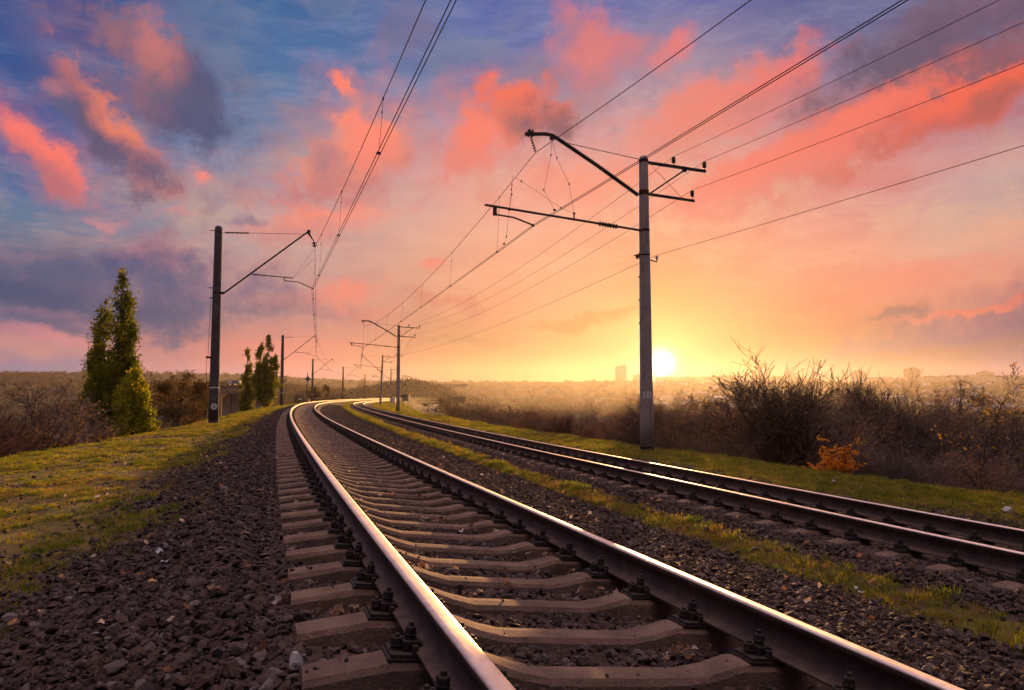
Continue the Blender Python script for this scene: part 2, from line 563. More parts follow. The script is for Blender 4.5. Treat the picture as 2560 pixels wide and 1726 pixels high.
def worn(name, c1, c2, scale=6.0, rough=0.85, c3=None, s3=1.3, t3=(0.55, 0.7), bump=0.15, bscale=60, metal=0.0, spec=0.3, stretch=(1, 1, 1)):
    """two mixed tones, an optional patchy third one, fine bump"""
    m, T, b, out = mat(name)
    tc = T.add('ShaderNodeTexCoord')
    v = T.vm('MULTIPLY', tc.outputs['Object'], stretch)
    n = T.noise(v, scale, 6, 0.6)
    col = T.mix(T.step(n, 0.35, 0.65), c1, c2)
    if c3 is not None:
        col = T.mix(T.step(T.noise(v, s3, 5, 0.65), t3[0], t3[1]), col, c3)
    T.put(b.inputs['Base Color'], col)
    b.inputs['Roughness'].default_value = rough
    b.inputs['Metallic'].default_value = metal
    b.inputs['Specular IOR Level'].default_value = spec
    if bump:
        bp = T.add('ShaderNodeBump')
        bp.inputs['Strength'].default_value = bump
        bp.inputs['Distance'].default_value = 0.02
        T.put(bp.inputs['Height'], T.noise(v, bscale, 4, 0.6))
        T.l.new(bp.outputs[0], b.inputs['Normal'])
    return m


def leafy(name, cols, trans=0.45, rough=0.7, by='island'):
    """thin leaf or blade: diffuse and translucent, tone varies leaf by leaf"""
    m = bpy.data.materials.new(name)
    m.use_nodes = True
    T = NT(m.node_tree)
    T.n.clear()
    out = T.add('ShaderNodeOutputMaterial')
    if by == 'island':
        r = T.add('ShaderNodeNewGeometry').outputs['Random Per Island']
    else:
        r = T.add('ShaderNodeObjectInfo').outputs['Random']
    tc = T.add('ShaderNodeTexCoord')
    big = T.noise(tc.outputs['Object'], 0.55, 3, 0.6) if by == 'island' else r
    f = T.m('ADD', T.m('MULTIPLY', r, 0.55), T.m('MULTIPLY', T.step(big, 0.35, 0.65), 0.45)) if by == 'island' else r
    c = T.ramp(f, [(i / max(1, len(cols) - 1), q) for i, q in enumerate(cols)])
    d = T.add('ShaderNodeBsdfDiffuse')
    t = T.add('ShaderNodeBsdfTranslucent')
    T.put(d.inputs[0], c)
    T.put(t.inputs[0], c)
    mx = T.add('ShaderNodeMixShader')
    mx.inputs[0].default_value = trans
    T.l.new(d.outputs[0], mx.inputs[1])
    T.l.new(t.outputs[0], mx.inputs[2])
    T.l.new(mx.outputs[0], out.inputs[0])
    return m


M = {}
M['steel_dark'] = worn('weathered_steel', lin(0.030, 0.025, 0.025), lin(0.055, 0.042, 0.038), 9, 0.6, metal=0.3)
M['iron'] = worn('rusty_iron', lin(0.045, 0.026, 0.018), lin(0.085, 0.045, 0.028), 14, 0.85, c3=lin(0.025, 0.018, 0.016), s3=9, spec=0.03)
M['fasten'] = worn('oiled_fastening', lin(0.016, 0.013, 0.013), lin(0.040, 0.028, 0.023), 40, 0.7, bscale=120)
M['porcelain'] = worn('brown_porcelain', lin(0.030, 0.017, 0.014), lin(0.045, 0.024, 0.018), 10, 0.6, bump=0, spec=0.25)
M['wire'] = worn('dark_wire', lin(0.014, 0.010, 0.009), lin(0.022, 0.015, 0.012), 3, 0.9, bump=0, spec=0.02)
M['white'] = worn('white_paint', lin(0.62, 0.62, 0.62), lin(0.75, 0.75, 0.76), 12, 0.7, c3=lin(0.4, 0.38, 0.36), s3=20, t3=(0.62, 0.72))
M['black'] = worn('black_paint', lin(0.02, 0.02, 0.022), lin(0.03, 0.03, 0.03), 12, 0.7)


def concrete_pole():
    m, T, b, out = mat('stained_pole_concrete')
    tc = T.add('ShaderNodeTexCoord')
    v = tc.outputs['Object']
    n = T.noise(v, 3.0, 6, 0.65)
    streak = T.noise(T.vm('MULTIPLY', v, (14, 14, 0.6)), 1.0, 5, 0.6)
    c = T.mix(T.step(n, 0.3, 0.7), lin(0.27, 0.25, 0.25), lin(0.38, 0.355, 0.35))
    c = T.mix(T.m('MULTIPLY', T.step(streak, 0.5, 0.72), 0.55), c, lin(0.13, 0.115, 0.11))
    c = T.mix(T.m('MULTIPLY', T.step(T.noise(T.vm('MULTIPLY', v, (9, 9, 0.35)), 1.7, 4, 0.5), 0.58, 0.72), 0.5), c, lin(0.24, 0.13, 0.07))
    T.put(b.inputs['Base Color'], c)
    b.inputs['Roughness'].default_value = 0.9
    bp = T.add('ShaderNodeBump')
    bp.inputs['Strength'].default_value = 0.25
    bp.inputs['Distance'].default_value = 0.01
    T.put(bp.inputs['Height'], T.noise(v, 40, 5, 0.65))
    T.l.new(bp.outputs[0], b.inputs['Normal'])
    return m


M['pole'] = concrete_pole()
M['pole_grey'] = worn('dark_pole_concrete', lin(0.070, 0.064, 0.072), lin(0.105, 0.096, 0.104), 3, 0.9, c3=lin(0.05, 0.045, 0.048), s3=1.5, bscale=40)


def sleeper_mat():
    m, T, b, out = mat('brown_dusted_concrete')
    tc = T.add('ShaderNodeTexCoord')
    oi = T.add('ShaderNodeObjectInfo')
    v = T.vm('ADD', tc.outputs['Object'], T.vm('SCALE', (37.0, 11.0, 5.0), scale=oi.outputs['Random']))
    n = T.noise(v, 5.0, 8, 0.68)
    c = T.mix(T.step(n, 0.32, 0.68), lin(0.100, 0.066, 0.047), lin(0.19, 0.130, 0.092))
    spots = T.noise(v, 90.0, 3, 0.6)
    c = T.mix(T.m('MULTIPLY', T.step(spots, 0.54, 0.64), 0.75), c, lin(0.075, 0.054, 0.045))
    c = T.mix(T.m('MULTIPLY', T.step(spots, 0.40, 0.30), 0.35), c, lin(0.33, 0.26, 0.22))
    c = T.mix(T.m('MULTIPLY', T.step(T.noise(v, 1.6, 6, 0.7), 0.50, 0.66), 0.7), c, lin(0.070, 0.048, 0.040))
    c = T.mix(T.m('MULTIPLY', oi.outputs['Random'], 0.25), c, lin(0.12, 0.085, 0.075))
    T.put(b.inputs['Base Color'], c)
    b.inputs['Roughness'].default_value = 0.92
    b.inputs['Specular IOR Level'].default_value = 0.2
    bp = T.add('ShaderNodeBump')
    bp.inputs['Strength'].default_value = 0.9
    bp.inputs['Distance'].default_value = 0.008
    T.put(bp.inputs['Height'], T.m('ADD', T.noise(v, 70, 5, 0.7), T.m('MULTIPLY', T.noise(v, 12, 4, 0.6), 1.5)))
    T.l.new(bp.outputs[0], b.inputs['Normal'])
    return m


M['sleeper'] = sleeper_mat()


def rail_mats():
    # polished running band
    m, T, b, out = mat('polished_rail_head')
    tc = T.add('ShaderNodeTexCoord')
    v = tc.outputs['Object']
    n = T.noise(T.vm('MULTIPLY', v, (6, 6, 6)), 1.0, 5, 0.65)
    T.put(b.inputs['Base Color'], T.mix(T.step(n, 0.35, 0.7), lin(0.92, 0.79, 0.65), lin(0.76, 0.62, 0.50)))
    b.inputs['Metallic'].default_value = 1.0
    T.put(b.inputs['Roughness'], T.step(T.noise(v, 25, 4, 0.6), 0.3, 0.7, 0.46, 0.60))
    # rusty flanks
    m2, T, b, out = mat('rust_brown_rail_side')
    tc = T.add('ShaderNodeTexCoord')
    v = tc.outputs['Object']
    n = T.noise(v, 7, 7, 0.68)
    c = T.mix(T.step(n, 0.35, 0.65), lin(0.045, 0.029, 0.024), lin(0.088, 0.055, 0.042))
    c = T.mix(T.m('MULTIPLY', T.step(T.noise(T.vm('MULTIPLY', v, (1, 1, 0.15)), 22, 5, 0.6), 0.52, 0.70), 0.6), c, lin(0.024, 0.018, 0.017))
    c = T.mix(T.m('MULTIPLY', T.step(T.noise(v, 130, 3, 0.6), 0.60, 0.68), 0.5), c, lin(0.14, 0.09, 0.07))
    T.put(b.inputs['Base Color'], c)
    b.inputs['Roughness'].default_value = 0.72
    b.inputs['Specular IOR Level'].default_value = 0.35
    bp = T.add('ShaderNodeBump')
    bp.inputs['Strength'].default_value = 0.35
    bp.inputs['Distance'].default_value = 0.003
    T.put(bp.inputs['Height'], T.noise(v, 90, 5, 0.7))
    T.l.new(bp.outputs[0], b.inputs['Normal'])
    return m, m2


M['rail_top'], M['rail_side'] = rail_mats()

# ------------------------------------------------------------------ the line of the track
KS = np.array([0, 15, 30, 60, 100, 150, 220, 270, 330, 450.])
KT = np.array([-.3301, -.3091, -.298, -.2693, -.229, -.150, -.095, -.045, .08, .36])
S_MIN, S_MAX, DS = -70.0, 450.0, 0.25
_s = np.arange(S_MIN, S_MAX + DS / 2, DS)
_th = np.interp(_s, KS, KT)
_th[_s < 0] = KT[0] + (_s[_s < 0]) * 0.0012
_i0 = int(round(-S_MIN / DS))
_x = np.concatenate([[0], np.cumsum(np.sin(_th[:-1]) * DS)])
_y = np.concatenate([[0], np.cumsum(np.cos(_th[:-1]) * DS)])
_x += 2.7055 - _x[_i0]
_y += -3.4627 - _y[_i0]

HALF = 0.7975
ZL0, ZL1 = 0.8006, 0.6166          # tops of the two rails of the first track
ZR0, ZR1 = 0.3813, 0.2640          # and of the second
UR_S = np.array([-70, 0, 10, 20, 30, 40, 60, 80, 90, 110, 130, 150, 170, 450.])
UR_U = np.array([4.9, 4.94, 5.03, 5.16, 5.36, 5.58, 5.95, 6.17, 6.21, 6.12, 5.8, 5.35, 5.0, 4.8])


def UR(s):
    return np.interp(s, UR_S, UR_U)


def trk(s, u, z=None):
    """point at arc length s, sideways offset u (positive to the outside of the second track)"""
    s = np.asarray(s, float)
    x = np.interp(s, _s, _x)
    y = np.interp(s, _s, _y)
    th = np.interp(s, _s, _th)
    X = x + u * np.cos(th)
    Y = y - u * np.sin(th)
    return X, Y


def heading(s):
    return float(np.interp(s, _s, _th))


def su(x, y):
    x = np.atleast_1d(np.asarray(x, float))
    y = np.atleast_1d(np.asarray(y, float))
    ss, uu = np.empty_like(x), np.empty_like(x)
    cx, cy, ct, cs = _x[::4], _y[::4], _th[::4], _s[::4]
    for i in range(len(x)):
        d = (cx - x[i]) ** 2 + (cy - y[i]) ** 2
        j = d.argmin()
        dx, dy = x[i] - cx[j], y[i] - cy[j]
        ss[i] = cs[j] + dx * math.sin(ct[j]) + dy * math.cos(ct[j])
        uu[i] = dx * math.cos(ct[j]) - dy * math.sin(ct[j])
    return ss, uu


def vnoise(x, y, seed=0):
    """cheap smooth value noise for arrays"""
    x = np.asarray(x, float)
    y = np.asarray(y, float)
    xi, yi = np.floor(x).astype(np.int64), np.floor(y).astype(np.int64)
    fx, fy = x - xi, y - yi
    fx = fx * fx * (3 - 2 * fx)
    fy = fy * fy * (3 - 2 * fy)

    def h(a, b):
        n = (a * 374761393 + b * 668265263 + seed * 1442695041) & 0x7fffffff
        n = (n ^ (n >> 13)) * 1274126177 & 0x7fffffff
        return ((n ^ (n >> 16)) & 0xffff) / 65535.0
    return (h(xi, yi) * (1 - fx) + h(xi + 1, yi) * fx) * (1 - fy) + (h(xi, yi + 1) * (1 - fx) + h(xi + 1, yi + 1) * fx) * fy


def fbm(x, y, seed=0, o=4):
    a, t, k = 0.5, 0.0, 1.0
    for i in range(o):
        t = t + a * vnoise(x * k, y * k, seed + i)
        a *= 0.5
        k *= 2.03
    return t


def sstep(v, a, b):
    t = np.clip((v - a) / (b - a), 0, 1)
    return t * t * (3 - 2 * t)


# bank edges: how far the level top of the bank reaches on either side
CL_S = np.array([-70, 0, 18, 26, 35, 45, 60, 450.])
CL_U = np.array([-9.5, -9.5, -8.8, -7.6, -6.4, -5.6, -5.3, -5.2])
CR_S = np.array([-70, 0, 15, 25, 45, 80, 450.])
CR_U = np.array([5.8, 5.8, 5.4, 5.1, 4.4, 4.4, 4.4])
TL = (ZL1 - ZL0) / (2 * HALF)
TR = (ZR1 - ZR0) / (2 * HALF)
ZLC, ZRC = (ZL0 + ZL1) / 2, (ZR0 + ZR1) / 2


def bank(s, u):
    """height of the made ground beside and between the tracks"""
    s = np.asarray(s, float)
    u = np.asarray(u, float)
    ur = UR(s)
    cl = np.interp(s, CL_S, CL_U)
    cr = ur + np.interp(s, CR_S, CR_U)
    bl = ZLC - 0.315 + TL * u                     # ballast between the first track's sleepers
    br = ZRC - 0.242 + TR * (u - ur)              # nearly flush with the second track's sleepers
    # profile left of the first track
    zs = ZLC - 0.31 + TL * -1.45
    tl = np.clip((-1.45 - u) / 1.9, 0, 1)
    left = zs + (0.27 - zs) * sstep(-u, 1.45, 3.4)
    left = np.where(u < -3.3, 0.27 + (u + 3.3) * 0.045, left)
    left = np.where(u < cl, 0.27 + (cl + 3.3) * 0.045 - sstep(cl - u, -0.5, 1.6) * 0.12 - np.clip(cl - u, 0, 7) * 0.50 - np.clip(cl - u - 7, 0, 60) * 0.12, left)
    # between the tracks
    zr = br - 0.0
    mid_l = ZLC - 0.315 + TL * 1.4
    v = np.clip((u - 1.4) / np.maximum(0.5, (ur - 1.45) - 1.4), 0, 1)
    dip = 0.10
    mid = np.where(v < 0.6, mid_l + (dip - mid_l) * sstep(v, 0, 0.6), dip + ((ZRC - 0.23 + TR * -1.45) - dip) * sstep(v, 0.6, 1.0))
    # outside of the second track
    zo = ZRC - 0.242 + TR * 1.45
    right = zo + (-0.08 - zo) * sstep(u - ur, 1.45, 2.6)
    right = np.where(u > cr, -0.08 - sstep(u - cr, -0.4, 1.2) * 0.15 - np.clip(u - cr, 0, 8) * 0.55 - np.clip(u - cr - 8, 0, 60) * 0.14, right)
    z = np.where(u < -1.45, left, np.where(u < 1.4, bl, np.where(u < ur - 1.45, mid, np.where(u < ur + 1.45, br, right))))
    n = (fbm(s * 1.3, u * 1.3, 3) - 0.47) * 0.07 + (fbm(s * 0.35, u * 0.35, 9) - 0.47) * 0.10
    off = sstep(-u, 2.2, 4.5) + sstep(u, 2.0, 2.6) * sstep(ur - u, 1.6, 2.4) * 0.6 + sstep(u - ur, 1.9, 3.0)
    return z + n * np.clip(off, 0.12, 1)


def valley(x, y):
    """height of the wide land around"""
    x = np.asarray(x, float)
    y = np.asarray(y, float)
    z = -13.0 - 3.0 * sstep(y, 60, 300) + 2.5 * (fbm(x / 90.0, y / 90.0, 5) - 0.47)
    z = z + 60.0 * sstep(y, 620, 2350)
    z = z + 8.0 * (fbm(x / 420.0, y / 420.0, 8) - 0.47) * sstep(y, 500, 1500)
    # rise behind the far end of the line and the wooded knoll beside it
    z = z + 26.0 * np.exp(-((x + 300) / 190.0) ** 2 - ((y - 760) / 190.0) ** 2)
    z = z + 14.0 * np.exp(-((x + 95) / 42.0) ** 2 - ((y - 720) / 120.0) ** 2)
    # left-hand table land
    z = z + 24 * sstep(-x, 250, 900) * sstep(y, 300, 1400)
    return z


def ground(x, y):
    x = np.atleast_1d(np.asarray(x, float))
    y = np.atleast_1d(np.asarray(y, float))
    s, u = su(x, y)
    zb = bank(s, u)
    zv = valley(x, y)
    return np.where((s < 285) & (u > -44) & (u < 50), np.maximum(zb, zv), zv)


def gz(x, y):
    return float(ground(x, y)[0])

# ------------------------------------------------------------------ ground sheets
def ground_mat():
    m, T, b, out = mat('ballast_and_turf')
    at_ = T.add('ShaderNodeAttribute', attribute_name='kind')
    kr, kg, kb = T.sep(at_.outputs['Vector'])
    tc = T.add('ShaderNodeTexCoord')
    v = tc.outputs['Object']
    nf = T.noise(v, 9.0, 8, 0.7)
    nm = T.noise(v, 1.4, 6, 0.65)
    st = T.add('ShaderNodeTexVoronoi')
    T.put(st.inputs['Vector'], v)
    st.inputs['Scale'].default_value = 16.0
    sc, _, _ = T.sep(st.outputs['Color'])
    gravel = T.mix(sc, lin(0.035, 0.024, 0.020), lin(0.085, 0.060, 0.050))
    gravel = T.mix(T.step(nm, 0.45, 0.7), gravel, lin(0.045, 0.028, 0.020))
    turf = T.mix(T.step(nf, 0.35, 0.65), lin(0.085, 0.075, 0.018), lin(0.17, 0.132, 0.030))
    turf = T.mix(T.step(nm, 0.45, 0.70), turf, lin(0.15, 0.095, 0.034))
    soil = T.mix(nf, lin(0.05, 0.034, 0.022), lin(0.10, 0.066, 0.040))
    turf = T.mix(T.step(T.noise(v, 0.55, 6, 0.7), 0.45, 0.60), turf, soil)
    edge = T.m('ADD', kr, T.m('MULTIPLY', T.m('SUBTRACT', T.noise(v, 2.2, 7, 0.72), 0.5), 1.5))
    c = T.mix(T.step(edge, 0.35, 0.65), gravel, turf)
    c = T.mix(kg, c, T.mix(nf, lin(0.030, 0.028, 0.010), lin(0.055, 0.044, 0.016)))
    T.put(b.inputs['Base Color'], c)
    b.inputs['Roughness'].default_value = 0.95
    b.inputs['Specular IOR Level'].default_value = 0.15
    bp = T.add('ShaderNodeBump')
    bp.inputs['Strength'].default_value = 0.8
    bp.inputs['Distance'].default_value = 0.03
    T.put(bp.inputs['Height'], T.m('ADD', T.m('MULTIPLY', st.outputs['Distance'], -0.8), T.noise(v, 22, 6, 0.7)))
    T.l.new(bp.outputs[0], b.inputs['Normal'])
    return m


def turf_mask(s, u):
    """1 where turf grows, 0 on bare stone"""
    ur = UR(s)
    w = (fbm(s * 0.8, u * 0.8, 21) - 0.47) * 1.8
    left = sstep(-u + w * 1.4, 1.75, 3.4)
    mid = sstep(0.27 - np.abs(u - (ur - 2.0)) + w * 0.10, 0.0, 0.18)
    right = sstep(u - ur + w * 0.8, 2.1, 3.2) * (1 - 0.75 * sstep(14 - s, 0, 6) * sstep(4.4 - (u - ur) + w * 0.5, 0, 0.9))
    return np.clip(left + mid + right, 0, 1)


def build_ground():
    sv = np.concatenate([np.arange(-12, 24, 0.20), np.arange(24, 70, 0.45), np.arange(70, 300.1, 2.0)])
    uv = np.concatenate([np.arange(-44, -16, 2.0), np.arange(-16, -4.5, 0.4), np.arange(-4.5, 12.5, 0.14), np.arange(12.5, 24, 0.5), np.arange(24, 50.1, 2.0)])
    S, U = np.meshgrid(sv, uv, indexing='ij')
    X, Y = trk(S, U)
    Z = bank(S, U)
    V = np.stack([X.ravel(), Y.ravel(), Z.ravel()], 1)
    ns, nu = S.shape
    i = np.arange(ns - 1)[:, None] * nu + np.arange(nu - 1)[None, :]
    Fq = np.stack([i, i + nu, i + nu + 1, i + 1], -1).reshape(-1, 4)[:, ::-1]
    me = np_mesh('embankment', V, Fq, [ground_mat()])
    tm = turf_mask(S, U).ravel()
    scrub = (sstep(-U, 11, 16) + sstep(U - UR(S), 7, 10)).ravel()
    at_ = me.attributes.new('kind', 'FLOAT_VECTOR', 'POINT')
    at_.data.foreach_set('vector', np.stack([tm, scrub, tm * 0], 1).astype(np.float32).ravel())
    tag(link('embankment', me), kind='structure')

    # the land beyond, out to the skyline
    m, T, b, out = mat('far_fields')
    tc = T.add('ShaderNodeTexCoord')
    v = tc.outputs['Object']
    n = T.noise(v, 0.012, 6, 0.6)
    n2 = T.noise(v, 0.11, 6, 0.65)
    c = T.mix(T.step(n, 0.42, 0.6), lin(0.060, 0.050, 0.022), lin(0.105, 0.075, 0.045))
    c = T.mix(T.step(n2, 0.45, 0.65), c, lin(0.055, 0.036, 0.026))
    c = T.mix(T.step(T.noise(T.vm('MULTIPLY', v, (0.006, 0.02, 1)), 1.0, 3, 0.5), 0.55, 0.6), c, lin(0.09, 0.10, 0.032))
    T.put(b.inputs['Base Color'], c)
    b.inputs['Roughness'].default_value = 1.0
    b.inputs['Specular IOR Level'].default_value = 0.0
    yv = np.concatenate([np.arange(-120, 400, 10.0), np.arange(400, 1200, 25.0), np.arange(1200, 2900.1, 50.0)])
    xv = np.concatenate([np.arange(-2600, -500, 70.0), np.arange(-500, 500, 11.0), np.arange(500, 2600.1, 70.0)])
    Xg, Yg = np.meshgrid(xv, yv, indexing='ij')
    Zg = valley(Xg, Yg)
    nx, ny = Xg.shape
    V = np.stack([Xg.ravel(), Yg.ravel(), Zg.ravel()], 1)
    i = np.arange(nx - 1)[:, None] * ny + np.arange(ny - 1)[None, :]
    Fq = np.stack([i, i + ny, i + ny + 1, i + 1], -1).reshape(-1, 4)
    tag(link('terrain', np_mesh('terrain', V, Fq, [m])), kind='structure')


build_ground()

# ------------------------------------------------------------------ rails
PROFILE = [(-0.075, -0.180), (0.075, -0.180), (0.075, -0.170), (0.030, -0.155), (0.011, -0.140), (0.009, -0.060), (0.016, -0.046), (0.0365, -0.036),
           (0.0375, -0.012), (0.0335, -0.0035), (0.017, -0.0002), (-0.017, -0.0002), (-0.0335, -0.0035), (-0.0375, -0.012), (-0.0365, -0.036), (-0.016, -0.046), (-0.009, -0.060), (-0.011, -0.140), (-0.030, -0.155), (-0.075, -0.170)]


def rail(label, side, second):
    sv = np.concatenate([np.arange(-14, 30, 0.4), np.arange(30, 120, 1.0), np.arange(120, 430, 2.5)])
    u0 = (UR(sv) if second else np.zeros_like(sv)) + side * HALF
    z0 = (ZR0 if side < 0 else ZR1) if second else (ZL0 if side < 0 else ZL1)
    tilt = TR if second else TL
    V = []
    for (a, h) in PROFILE:
        X, Y = trk(sv, u0 + a - h * tilt * 0)
        V.append(np.stack([X, Y, z0 + h + a * tilt + 0 * sv], 1))
    V = np.stack(V, 1)
    n, k = V.shape[:2]
    i = np.arange(n - 1)[:, None] * k
    j = np.arange(k)
    j2 = (j + 1) % k
    Fq = np.stack([i + j, i + j2, i + k + j2, i + k + j], -1).reshape(-1, 4)
    me = np_mesh('rail', V.reshape(-1, 3), Fq, [M['rail_side'], M['rail_top']], smooth=False)
    top = np.tile(np.isin(j, [8, 9, 10, 11, 12]), n - 1).astype(np.int32)
    me.polygons.foreach_set('material_index', top)
    sm = np.tile(np.isin(j, [6, 7, 8, 9, 10, 11, 12, 13, 14, 3, 4, 5, 16, 17]), n - 1)
    me.polygons.foreach_set('use_smooth', sm)
    tag(link('rail', me), label, 'rail', 'steel rails of the two curving tracks')


rail('shiny rail beside the bolted sleeper ends and the loose stone shoulder', -1, False)
rail('shiny rail of the raised track, on the side of the thin grass strip', 1, False)
rail('dark rail of the half buried track, on the side of the thin grass strip', -1, True)
rail('dark rail running along the foot of the numbered 31 pole', 1, True)


# ------------------------------------------------------------------ sleepers with their fastenings
def sleeper_mesh(seed, half_len):
    rr = random.Random(seed)
    xs = [-1.35, -1.20, -1.02, -0.97, -0.80, -0.62, -0.57, -0.45, -0.33, -0.15, 0, 0.15, 0.33, 0.45, 0.57, 0.62, 0.80, 0.97, 1.02, 1.20, 1.35]

    xs = [x if abs(x) < 1.1 else math.copysign(half_len - (0.13 if abs(x) < 1.3 else 0), x) for x in xs]

    def top(x):
        a = abs(x)
        if a > 0.99:
            return -0.006 - (a - 0.99) * 0.20
        if a > 0.60:
            return 0.0
        if a > 0.34:
            return -0.060 * sstep(0.60 - a, 0, 0.26)
        return -0.060

    def half(x):
        a = abs(x)
        return 0.078 + 0.012 * sstep(a, 0.3, 1.35)
    V, Fc = [], []
    K = 7
    for i, x in enumerate(xs):
        t = float(top(x))
        h = float(half(x))
        j = lambda q: rr.uniform(-q, q)
        e = 1.0
        V += [(x, -h - 0.030, -0.225), (x + j(.004), -h - 0.012, t - 0.030 + j(.004)), (x + j(.004), -h + 0.006 + j(.004), t - 0.006), (x, j(.01), t + j(.002)),
              (x + j(.004), h - 0.006 + j(.004), t - 0.006), (x + j(.004), h + 0.012, t - 0.030 + j(.004)), (x, h + 0.030, -0.225)]
    for i in range(len(xs) - 1):
        for k in range(K - 1):
            Fc.append((i * K + k, (i + 1) * K + k, (i + 1) * K + k + 1, i * K + k + 1))
    Fc.append(tuple(range(K)))
    Fc.append(tuple(range((len(xs) - 1) * K + K - 1, (len(xs) - 1) * K - 1, -1)))
    b = MB()
    b.add(V, Fc)
    return b.mesh('sleeper', M['sleeper'])


def bolt_mb(mb, x, y, z, h):
    mb.lathe((x, y, z), [(0.026, 0), (0.026, 0.006), (0.019, 0.008), (0.019, 0.014), (0.026, 0.016), (0.026, 0.021)], 10)
    mb.lathe((x, y, z + 0.021), [(0.023, 0), (0.023, 0.024), (0.020, 0.028)], 6)
    mb.lathe((x, y, z + 0.047), [(0.0115, 0), (0.0115, 0.010 + h), (0.009, 0.013 + h)], 8)


def plate_mb(with_bolts):
    """tie plate under a rail, local x across the track, z = 0 on the sleeper; clips grip the rail foot on both sides"""
    b = MB()
    b.box((0, 0, 0.002), (0.38, 0.165, 0.008))
    b.box((0, 0, 0.013), (0.36, 0.150, 0.014))
    for sd in (-1, 1):
        b.box((sd * 0.087, 0.045, 0.034), (0.020, 0.052, 0.030))      # ribs beside the rail foot
        b.box((sd * 0.087, -0.045, 0.034), (0.020, 0.052, 0.030))
        # clip: outer leg, bridge and toe on the foot
        b.box((sd * 0.120, 0, 0.032), (0.020, 0.078, 0.024))
        b.box((sd * 0.098, 0, 0.051), (0.064, 0.078, 0.014))
        b.box((sd * 0.065, 0, 0.046), (0.018, 0.074, 0.014))
    if with_bolts:
        for sd in (-1, 1):
            bolt_mb(b, sd * 0.100, 0, 0.058, 0.006)
            bolt_mb(b, sd * 0.150, 0.0, 0.018, 0.0)
    return b


SL_MESH = [sleeper_mesh(40 + i, 1.285) for i in range(5)]
SL_MESH_B = [sleeper_mesh(60 + i, 1.40) for i in range(5)]
PL_FULL = plate_mb(True).mesh('rail_fastening', M['fasten'])
PL_BARE = plate_mb(False).mesh('rail_fastening', M['fasten'])
_b = MB()
bolt_mb(_b, 0, 0, 0, 0.006)
BOLT_A = _b.mesh('bolt', M['fasten'])
_b = MB()
bolt_mb(_b, 0, 0, 0, 0.0)
BOLT_B = _b.mesh('bolt', M['fasten'])


def sleeper_run(second, s0, spacing, n_thing, n_all, near, label, group, lift):
    rest = MB()
    s = s0
    for i in range(n_all):
        so = s + random.uniform(-0.012, 0.012)
        u0 = float(UR(so)) if second else 0.0
        X, Y = trk(so, u0)
        zc = (ZRC if second else ZLC) - 0.203
        tilt = math.atan(TR if second else TL)
        th = heading(so)
        if second:
            th = math.atan2(*(np.array(trk(so + .5, UR(so + .5))) - np.array(trk(so - .5, UR(so - .5)))))
        Mt = Matrix.Translation((float(X), float(Y), zc)) @ Matrix.Rotation(-th + random.uniform(-.006, .006), 4, 'Z') @ Matrix.Rotation(-tilt, 4, 'Y')
        if i < n_thing:
            o = bpy.data.objects.new('sleeper', (SL_MESH_B if second else SL_MESH)[i % 5])
            COL.objects.link(o)
            o.matrix_world = Mt
            tag(o, label, 'railway sleeper', group)
            for sd in (-1, 1):
                p = bpy.data.objects.new('rail_fastening', PL_BARE if i < near else PL_FULL)
                COL.objects.link(p)
                p.parent = o
                p.location = (sd * HALF, 0, 0)
                if i < near:
                    for dx, dz, me in ((-0.150, 0.018, BOLT_B), (-0.1, 0.058, BOLT_A), (0.1, 0.058, BOLT_A), (0.150, 0.018, BOLT_B)):
                        q = bpy.data.objects.new('bolt', me)
                        COL.objects.link(q)
                        q.parent = p
                        q.location = (dx, 0, dz)
                        q.rotation_euler = (0, 0, random.uniform(0, 6))
        else:
            me = (SL_MESH_B if second else SL_MESH)[i % 5]
            rest.add([Mt @ v.co for v in me.vertices], [tuple(f.vertices) for f in me.polygons])
            for sd in (-1, 1):
                rest.box((sd * HALF, 0, 0.03), (0.34, 0.12, 0.06), Mt, 1)
        s += spacing
    o = rest.build('sleepers', [M['sleeper'], M['fasten']])
    return tag(o, kind='stuff')


S_A = 3.4627 / math.cos(0.33) + 1.74
S_B = 4.26
sleeper_run(False, S_A, 0.556, 185, 430, 20, 'brown dusted concrete sleeper of the raised track, standing clear of the stones', 'sleepers of the raised track', 0)
sleeper_run(True, S_B, 0.60, 112, 420, 10, 'concrete sleeper of the second track, buried almost flush in the stones', 'sleepers of the half buried track', 0)

